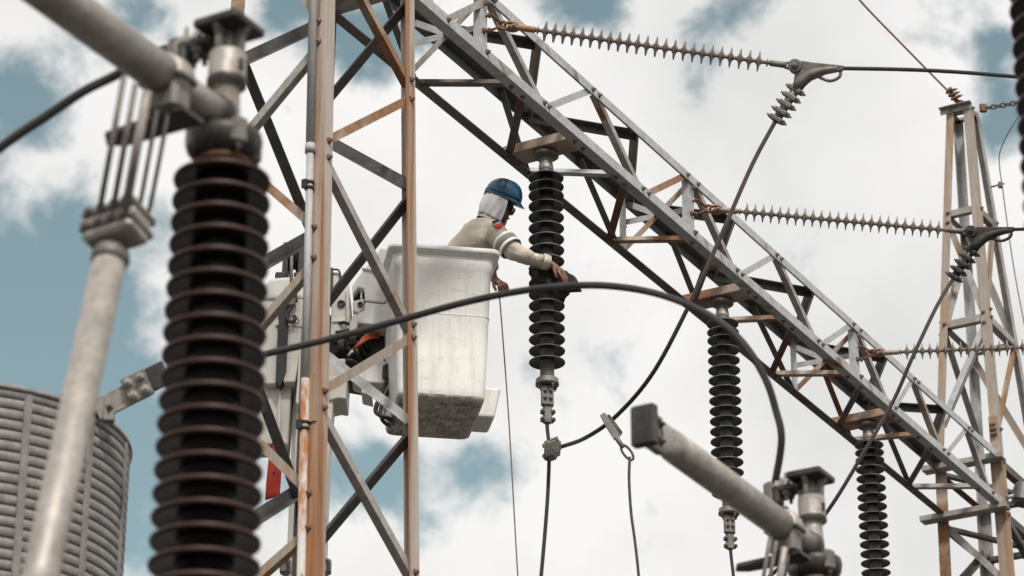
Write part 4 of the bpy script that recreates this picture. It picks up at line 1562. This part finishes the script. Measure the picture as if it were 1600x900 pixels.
# hook and shackle
MB().tube(smooth_path([X(449, 470, -.17), X(451, 456, -.17), X(456, 450, -.17), X(461, 456, -.17), X(463, 472, -.17)], 5), .011, 8).build('shackle', 'casting_dark', lift)
MB().box(X(456, 472, -.17), XV, YV, Z, .026, .022, .035, ch=.010).build('swivel', 'casting', lift)
MB().tube(smooth_path([X(455, 480, -.17), X(450, 490, -.17), X(449, 498, -.17), X(455, 503, -.17), X(461, 499, -.17), X(460, 493, -.17)], 6), [.013] * 31, 8).build('hook', 'casting_dark', lift)
rgp = [X(464 + 3 * math.cos(a * .4), 501 + 4 * math.sin(a * .4), -.17) for a in range(17)]
MB().tube(rgp, .004, 6).build('keeper_ring', 'casting', lift)
# platform mount between boom and bucket
slab([(520, 424), (530, 424), (545, 440), (549, 500), (546, 524), (516, 524)], -.10, .25, 'mount_plate', 'boom_paint', .010)
slab([(515, 418), (520, 418), (520, 462), (515, 462)], -.12, .2, 'mount_edge', 'black_part', 0)
slab([(519, 497), (540, 497), (540, 503), (519, 503)], -.112, -.09, 'mount_ledge', 'fibreglass', .004)
slab([(540, 452), (546, 452), (546, 520), (541, 520)], -.13, -.05, 'mount_rib', 'boom_paint', .006)
MB().tube(smooth_path([X(520, 421, -.12), X(529, 422, -.12), X(532, 432, -.12), X(533, 440, -.12)], 5), .007, 8).build('hose', 'black_part', lift)
MB().lathe([(.026, 0), (.026, .010), (.018, .012), (.016, .004), (.004, .004)], X(533, 475, -.105), -YV, 20).build('pin_boss', 'casting_dark', lift)
slab([(556, 436), (572, 416), (588, 398), (594, 387), (606, 388), (607, 393), (622, 394), (622, 470), (604, 469), (601, 473), (570, 470), (569, 452), (560, 449), (551, 460), (550, 446)], -.18, .30, 'mount_cover', 'fibreglass', .016, 3)
slab([(570, 472), (601, 475), (605, 471.5), (621, 472.5), (621, 512), (604, 509), (560, 505), (553, 499), (560, 489), (569, 484)], -.175, .28, 'mount_cover', 'fibreglass', .010)
slab([(603, 512), (625, 512), (624, 575), (610, 582), (602, 560)], -.15, .10, 'mount_cover', 'fibreglass', .014)
slab([(621.5, 398), (624.5, 396), (624.5, 470), (621.5, 470)], -.17, .1, 'cover_gap_shade', 'black_part', 0)  # black strip standing in for the shade in the gap beside the cover
MB().tube(smooth_path([X(566, 420, -.182), X(582, 422, -.188), X(594, 434, -.188), X(601, 452, -.182)], 6), .012, 8).build('cover_ridge', 'fibreglass', lift)
bolt(lift, X(615, 401, -.182), -YV, .022, .012, .006, 'casting_dark')
slab([(551, 461), (557, 453), (569, 451), (569, 466), (552, 470)], -.10, .05, 'handle_recess', 'black_part', .004)
slab([(563, 453), (566, 452), (566, 466), (563, 467)], -.15, -.08, 'handle_bar', 'fibreglass', .003)
slab([(551, 470), (569, 466), (569, 482), (560, 489), (551, 486)], -.17, .05, 'handle_socket', 'boom_paint', .010)
MB().lathe([(.020, 0), (.020, .006), (.010, .006), (.009, -.004)], X(563, 476, -.172), -YV, 16).build('socket_ring', 'casting_dark', lift)
slab([(546, 506), (551, 492), (557, 489), (560, 500), (556, 520), (545, 522)], -.2, -.05, 'lever_boot', 'boom_paint', .012)
slab([(512, 486), (530, 506), (604, 508), (604, 596), (590, 604), (545, 596), (512, 592)], .0, .22, 'valve_box', 'black_part', .02)
slab([(548, 582), (592, 560), (600, 562), (608, 572), (608, 600), (578, 598), (550, 590)], -.12, .12, 'mount_foot', 'fibreglass', .012)
slab([(598, 570), (609, 566), (611, 596), (597, 588)], -.16, .05, 'hinge_pin', 'black_part', .008)
slab([(565, 600), (578, 604), (582, 619), (564, 614)], -.1, .10, 'mount_foot', 'boom_paint', .012)
slab([(595, 598), (610, 598), (608, 636), (597, 632)], -.1, .12, 'mount_foot', 'boom_paint', .010)
slab([(552, 547), (560, 543), (561, 552), (553, 557)], -.11, -.06, 'valve_body', 'casting', .006)
# hoses
random.seed(3)
for k in range(3):
    MB().tube(smooth_path([X(548 + 2 * k, 552 - 3 * k, -.10), X(560 + k, 536 + k, -.15 - .012 * k), X(572 + 2 * k, 524 + 2.5 * k, -.13), X(592, 521 + 3 * k, -.04)], 6), .0075, 8).build('hose', 'hose_orange', lift)
for k in range(7):
    x0, y0 = 518 + random.uniform(0, 12), 510 + 11 * k
    MB().tube(smooth_path([X(x0, y0, -.03), X(x0 + 16, y0 - 8 + random.uniform(-6, 8), -.12 + random.uniform(-.03, .03)), X(x0 + 34, y0 + random.uniform(-8, 10), -.10), X(x0 + 48, y0 + 14 + random.uniform(-6, 6), .0)], 6), random.uniform(.010, .019), 8).build('hose', 'black_part', lift)
MB().tube([X(544, 556, -.12), X(551, 548, -.15)], .009, 8).build('hose_end', 'fibreglass', lift)
MB().sphere(X(533, 533, -.13), .026, .02, .03).build('fitting', 'casting', lift)
MB().tube([X(533, 536, -.13), X(537, 545, -.12)], .014, 8).build('fitting', 'casting_dark', lift)

# red flag hanging from the jib
o = thing('red_flag', 'red rectangular tag hanging under the cream boom panel', 'flag', UY(430, 697, YM - .15))
pix = [(421, 696), (443, 697), (437, 773), (414, 781)]
mb = MB()
A, B_, C_, D_ = [UY(x, y, YM - .15) for x, y in pix]
gv, fsx = [], []
NX, NY = 4, 10
for sidei in (0, 1):
    for j in range(NY + 1):
        for i in range(NX + 1):
            f, q = i / NX, j / NY
            p = A.lerp(B_, f).lerp(D_.lerp(C_, f), q)
            p.y += .010 * math.sin(q * 7 + f * 2) + sidei * .004
            gv.append(p)
k0 = (NX + 1) * (NY + 1)
for j in range(NY):
    for i in range(NX):
        a = j * (NX + 1) + i
        fsx.append((a, a + 1, a + NX + 2, a + NX + 1))
        fsx.append((k0 + a, k0 + a + NX + 1, k0 + a + NX + 2, k0 + a + 1))
bd = [i for i in range(NX + 1)] + [j * (NX + 1) + NX for j in range(1, NY + 1)] + [NY * (NX + 1) + i for i in range(NX - 1, -1, -1)] + [j * (NX + 1) for j in range(NY - 1, 0, -1)]
for a, b_ in zip(bd, bd[1:] + bd[:1]):
    fsx.append((a, k0 + a, k0 + b_, b_))
mb.add(gv, fsx, 0, True)
mb.build('tag', 'flag_red', o)
MB().tube([UY(433, 676, YM - .16), UY(424, 697, YM - .15)], .004, 6).build('string', 'black_part', o)
MB().lathe([(.009, 0), (.009, .004)], UY(428, 739, YM - .16), -YV, 12).build('eyelet', 'black_part', o)

# ------------------------------------------------------------------ worker
ZP = 19.55


def skin_mesh(name, verts, edges, radii, mat, parent, root=0, sub=2, origin=None):
    me = bpy.data.meshes.new(name)
    og = Vector(origin)
    me.from_pydata([tuple(Vector(v) - og) for v in verts], edges, [])
    ob = bpy.data.objects.new(name, me)
    COL.objects.link(ob)
    md = ob.modifiers.new('skin', 'SKIN')
    md.use_smooth_shade = True
    md.branch_smoothing = .4
    sv_ = me.skin_vertices[0].data
    for i, r_ in enumerate(radii):
        sv_[i].radius = r_ if isinstance(r_, tuple) else (r_, r_)
        sv_[i].use_root = (i == root)
    ss = ob.modifiers.new('sub', 'SUBSURF')
    ss.levels = sub
    ss.render_levels = sub
    dg = bpy.context.evaluated_depsgraph_get()
    me2 = bpy.data.meshes.new_from_object(ob.evaluated_get(dg))
    me2.name = name
    bpy.data.objects.remove(ob)
    me2.materials.clear()
    me2.materials.append(M[mat])
    for p in me2.polygons:
        p.use_smooth = True
    o2 = bpy.data.objects.new(name, me2)
    COL.objects.link(o2)
    o2['_o'] = tuple(og)
    if parent is None:
        o2.location = og
    else:
        o2.parent = parent
        o2.location = og - Vector(parent['_o'])
    return o2


YP = ICY - .02
V = lambda px, py, dy=0.: UY(px, py, YP + dy)
legz = bbase.z + .085
pel = V(704, 470, .02)
kL, kR = Vector((pel.x + .02, pel.y + .10, (pel.z + legz) / 2)), Vector((pel.x + .02, pel.y - .10, (pel.z + legz) / 2))
aL, aR = Vector((pel.x - .03, pel.y + .11, legz)), Vector((pel.x - .03, pel.y - .11, legz))
chest = V(743, 378)
neckb = V(766, 350)
# head axes: looking right and down, crown rolled towards the viewer
fwd = Vector((.90, -.04, -.42)).normalized()
lat = fwd.cross(Z).normalized()
hup = lat.cross(fwd).normalized()
roll = R(17)
hup, lat = (hup * math.cos(roll) + lat * math.sin(roll)).normalized(), None
lat = fwd.cross(hup).normalized()
hc_ = V(783, 318)
shR, elR, wrR = V(770, 360, -.17), V(808, 398, -.24), V(862, 412, -.16)
shL, elL, wrL = V(764, 362, .17), V(766, 408, .31), V(771, 436, .29)
verts = [pel, V(722, 430), chest, neckb, V(775, 338), hc_ + hup * .0, hc_ + hup * .07 - fwd * .01,
         shR, elR, wrR, shL, elL, wrL, kR, aR, kL, aL,
         aR + Vector((.14, 0, -.015)), aL + Vector((.14, 0, -.015)),
         hc_ + fwd * .050 - hup * .055, hc_ + fwd * .070 - hup * .098, hc_ + fwd * .085 - hup * .030, hc_ + fwd * .108 - hup * .042]
edges = [(0, 1), (1, 2), (2, 3), (3, 4), (4, 5), (5, 6), (2, 7), (7, 8), (8, 9), (2, 10), (10, 11), (11, 12), (0, 13), (13, 14), (0, 15), (15, 16), (14, 17), (16, 18),
         (5, 19), (19, 20), (5, 21), (21, 22)]
rad = [(.11, .13), (.10, .12), (.09, .10), .056, .052, (.082, .075), (.072, .068), .040, .036, .030, .040, .036, .03, .065, .045, .065, .045, .035, .035, .048, .026, .028, .012]


def hand(wi, w, d, up, curl, thumb_side):
    """append palm and finger chains to verts/edges, rooted at wrist vertex wi"""
    d = d.normalized()
    up = (up - d * up.dot(d)).normalized()
    sd2 = d.cross(up).normalized()
    palm = w + d * .055
    verts.append(palm); rad.append((.036, .022)); pi_ = len(verts) - 1
    edges.append((wi, pi_))
    for k in range(4):
        f = (k - 1.5) * .023
        L = [.038, .045, .042, .034][k]
        kn = w + d * .098 + sd2 * f
        b1 = kn + (d * math.cos(curl) - up * math.sin(curl)) * L
        b2 = b1 + (d * math.cos(curl * 2.1) - up * math.sin(curl * 2.1)) * L * .8
        i0 = len(verts)
        verts.extend([kn, b1, b2]); rad.extend([.0110, .0100, .0085])
        edges.extend([(pi_, i0), (i0, i0 + 1), (i0 + 1, i0 + 2)])
    tb0 = w + d * .04 + sd2 * (thumb_side * .038)
    tb1 = tb0 + d * .035 + sd2 * thumb_side * .018 - up * .012
    tb2 = tb1 + d * .028 - up * .018
    i0 = len(verts)
    verts.extend([tb0, tb1, tb2]); rad.extend([.0135, .0115, .0095])
    edges.extend([(pi_, i0), (i0, i0 + 1), (i0 + 1, i0 + 2)])


hand(9, wrR, V(887, 436, -.15) - wrR, Vector((.5, -.6, .6)), .32, 1)
hand(12, wrL, Vector((.050, -.03, -.050)), Vector((.3, -.8, .4)), 1.0, 1)
body = skin_mesh('person', verts, edges, rad, 'skin', None, 0, 2, bbase + Z * .03)
tag(body, 'worker in khaki shirt and blue helmet leaning out of the bucket with one arm stretched', 'person')
og = bbase + Z * .03
cf = wrR + (elR - wrR).normalized() * .02
sv = [V(698, 480), V(708, 445), V(722, 405), V(740, 370), V(757, 354), V(768, 346),
      shR, shR.lerp(elR, .5), elR, elR.lerp(wrR, .5), cf,
      shL, shL.lerp(elL, .55), elL, elL.lerp(wrL, .6)]
se = [(0, 1), (1, 2), (2, 3), (3, 4), (4, 5), (3, 6), (6, 7), (7, 8), (8, 9), (9, 10), (3, 11), (11, 12), (12, 13), (13, 14)]
srad = [(.16, .17), (.155, .17), (.15, .17), (.142, .17), (.112, .125), (.080, .085), .088, .079, .067, .058, .047, .07, .065, .057, .05]
shirt = skin_mesh('shirt', sv, se, srad, 'khaki', body, 0, 3, og)
for ns_, st_ in ((.15, .05), (.07, .018)):
    tx = bpy.data.textures.new('folds', 'CLOUDS')
    tx.noise_scale = ns_
    tx.noise_depth = 2
    dm = shirt.modifiers.new('folds', 'DISPLACE')
    dm.texture = tx
    dm.strength = st_
    dm.mid_level = .5
tv = [pel + Z * .05, pel - Z * .08, kR, aR, kL, aL]
skin_mesh('trousers', tv, [(0, 1), (1, 2), (2, 3), (1, 4), (4, 5)], [(.13, .15), (.13, .15), .09, .07, .09, .07], 'navy_trouser', body, 0, 2, og)
# collar
cax = (V(774, 338) - V(760, 356)).normalized()
MB().lathe([(.098, -.030), (.094, -.005), (.088, .020), (.084, .022), (.086, -.02)], V(767, 347), cax, 28, cap=False).build('collar', 'khaki', shirt)
# reflective bands on the sleeve
ax = (elR - shR).normalized()
for f, wdt, mt in ((.48, .011, 'reflective'), (.60, .022, 'band_grey'), (.72, .011, 'reflective')):
    c = shR.lerp(elR, f)
    rr_ = .0905 - .008 * f
    MB().lathe([(rr_ - .004, -wdt), (rr_, -wdt), (rr_ * .995, 0), (rr_ - .002, wdt), (rr_ - .006, wdt)], c, ax, 32, cap=False).build('sleeve_band', mt, shirt)
cuff = MB().lathe([(.050, -.050), (.054, -.045), (.050, .0), (.044, .004)], cf, (wrR - elR), 24, cap=False).build('cuff', 'khaki', shirt)
MB().lathe([(.010, 0), (.010, .004)], cf - (wrR - elR).normalized() * .02 - YV * .053, -YV, 12).build('button', 'reflective', shirt)
MB().lathe([(.009, 0), (.009, .004)], elR.lerp(wrR, .55) - YV * .066, -YV, 12).build('button', 'reflective', shirt)
# arm patch: blue, white, red, lying on the outside of the sleeve
fr_ = Vector((.15, -1, .22)).normalized()
pcn = shR.lerp(elR, .13) + fr_ * .088 + Z * .012
pv = (ax - fr_ * ax.dot(fr_)).normalized()
ph = pv.cross(fr_).normalized()
MB().box(pcn - pv * .019, ph, pv, fr_, .024, .0135, .006).build('arm_patch', 'patch_blue', shirt)
MB().box(pcn + pv * .016, ph, pv, fr_, .026, .0145, .006).build('arm_patch', 'patch_red', shirt)
MB().box(pcn - pv * .002, ph, pv, fr_, .024, .0035, .0055).build('arm_patch', 'patch_white', shirt)
# sunglasses and mouth
for sg in (-1, 1):
    MB().sphere(hc_ + fwd * .092 - hup * .012 + lat * sg * .034, .010, .030, .020, 12, 8, 0, (fwd, lat, hup)).build('sunglass_lens', 'glass_dark', body)
    MB().tube([hc_ + fwd * .088 - hup * .006 + lat * sg * .060, hc_ - fwd * .0 - hup * .004 + lat * sg * .083], .005, 6).build('sunglass_arm', 'glass_dark', body)
MB().sphere(hc_ + fwd * .088 - hup * .076, .008, .024, .006, 12, 6, 0, (fwd, lat, hup)).build('mouth', 'work_glove', body)
# white cloth hood draped from the helmet over the neck, open at the face
NR, NA = 14, 96
vsx, fs = [], []
bot_c = V(766, 347)
for k in range(NR + 1):
    f = k / NR
    cpos = (hc_ + hup * .050 - fwd * .008).lerp(bot_c, f)
    rxx = .098 + .016 * math.sin(f * 3.1) - .004 * f * f
    ryy = .089 + .016 * math.sin(f * 3.1) + .006 * f
    upd = hup.lerp(cax, f).normalized()
    fx = (fwd - upd * fwd.dot(upd)).normalized()
    ly = upd.cross(fx)
    op = .98 - .30 * f
    for i in range(NA + 1):
        a = op + (2 * math.pi - 2 * op) * i / NA
        wob = 1 + (.034 * math.sin(a * 15 + f * 2.0 + 1.5 * math.sin(a * 2)) + .026 * math.sin(a * 6.3 - f * 4)) * (0.35 + 1.1 * f)
        vsx.append(cpos + fx * (rxx * math.cos(a) * wob) + ly * (ryy * math.sin(a) * wob))
for k in range(NR):
    for i in range(NA):
        a = k * (NA + 1) + i
        fs.append((a, a + 1, a + NA + 2, a + NA + 1))
mb = MB()
mb.add(vsx, fs, 0, True)
hood = mb.build('hood', 'hood_cloth', body)
sm = hood.modifiers.new('solid', 'SOLIDIFY')
sm.thickness = .010
sm.offset = 0
# helmet: ridged dome, peak and headband
hh0 = hc_ + hup * .052 - fwd * .006
NR, NA = 12, 40
vsx, fs = [], []
for k in range(NR + 1):
    ph_ = math.pi / 2 * k / NR
    for i in range(NA):
        a = 2 * math.pi * i / NA
        ridge = 1 + .05 * math.exp(-((math.sin(a)) / .14) ** 2) * math.sin(ph_ * 2)
        cx, sx_ = math.cos(ph_) ** .85, math.sin(ph_)
        vsx.append(hh0 + fwd * (.124 * cx * math.cos(a)) + lat * (.106 * cx * math.sin(a)) + hup * (.112 * sx_ * ridge))
for k in range(NR):
    for i in range(NA):
        j = (i + 1) % NA
        fs.append((k * NA + i, k * NA + j, (k + 1) * NA + j, (k + 1) * NA + i))
mb = MB()
mb.add(vsx, fs, 0, True)
hl = mb.build('helmet_shell', 'hard_hat', body)
sm = hl.modifiers.new('solid', 'SOLIDIFY')
sm.thickness = .006
sm.offset = -1
vsx, fs = [], []
for k, (rs_, dz) in enumerate(((1.0, .006), (1.04, -.006), (1.07, -.014), (1.055, -.018), (.985, -.010))):
    for i in range(NA):
        a = 2 * math.pi * i / NA
        fr2 = max(0, math.cos(a)) ** 1.8
        e = (rs_ - 1) * (1 + 4.5 * fr2)
        vsx.append(hh0 + fwd * ((.124 * (1 + e)) * math.cos(a)) + lat * ((.106 * rs_) * math.sin(a)) + hup * (dz - .018 * fr2 * max(0, rs_ - 1) * 12))
for k in range(4):
    for i in range(NA):
        j = (i + 1) % NA
        fs.append((k * NA + i, k * NA + j, (k + 1) * NA + j, (k + 1) * NA + i))
mb = MB()
mb.add(vsx, fs, 0, True)
mb.build('helmet_brim', 'hard_hat', hl)
# inner band closing the helmet from below, and the nape strap
MB().lathe([(.088, -.012), (.098, -.004), (.098, .03), (.02, .04)], hh0 - fwd * .004, hup, 28).build('headband', 'black_part', hl)
MB().tube(smooth_path([hh0 - fwd * .112 + lat * .05 - hup * .005, hh0 - fwd * .118 - lat * .01 - hup * .045, hh0 - fwd * .100 - lat * .065 - hup * .035, hh0 - fwd * .03 - lat * .108 - hup * .012], 5), .011, 8).build('nape_strap', 'strap_grey', hl)

# black cover draped over the insulator under the hand
o = thing('black_cover', 'black rubber cover wrapped round the first insulator under the worker\'s hand', 'cover', V(872, 440))
ic = B(INS[0], -BW / 2, 0)
hz = UY(856, 440, ic.y).z
vsx, fs = [], []
NA, NRr = 26, 7
for k in range(NRr + 1):
    f = k / NRr
    for i in range(NA + 1):
        a = R(-140) + R(205) * i / NA
        r_ = .131 + .010 * math.sin(a * 5 + f * 3) + .012 * math.sin(f * 9)
        hgt = hz + .075 - .17 * f + .02 * math.sin(a * 3 + 1) - .03 * (i / NA)
        vsx.append(Vector((ic.x + r_ * math.cos(a), ic.y + r_ * math.sin(a), hgt)))
for k in range(NRr):
    for i in range(NA):
        a = k * (NA + 1) + i
        fs.append((a, a + 1, a + NA + 2, a + NA + 1))
mb = MB(); mb.add(vsx, fs, 0, True)
cv = mb.build('sheet', 'black_cloth', o)
sm = cv.modifiers.new('solid', 'SOLIDIFY'); sm.thickness = .008
tail = MB()
ta = [V(884, 424, -.12), V(897, 430, -.12), V(906, 452, -.12), V(886, 453, -.12), V(876, 447, -.12)]
tail.prism(ta, Vector((.02, .05, 0)))
tb_ = tail.build('flap', 'black_cloth', o)
bv = tb_.modifiers.new('bevel', 'BEVEL'); bv.width = .008; bv.segments = 2

# thin rope from the left hand down
cable('hand_line', [V(777, 440, .26), V(781, 470, .24), V(787, 545, .24), V(794, 640, .24), V(800, 740, .24), V(805, 830, .24), V(809, 900, .24), V(815, 1010, .24)], .0048, 'rope',
      'thin brown rope hanging from the worker beside the bucket', 'rope', twist=(1, 90), seg=6)

# ------------------------------------------------------------------ tidy
for ob in list(bpy.data.objects):
    if '_o' in ob:
        del ob['_o']
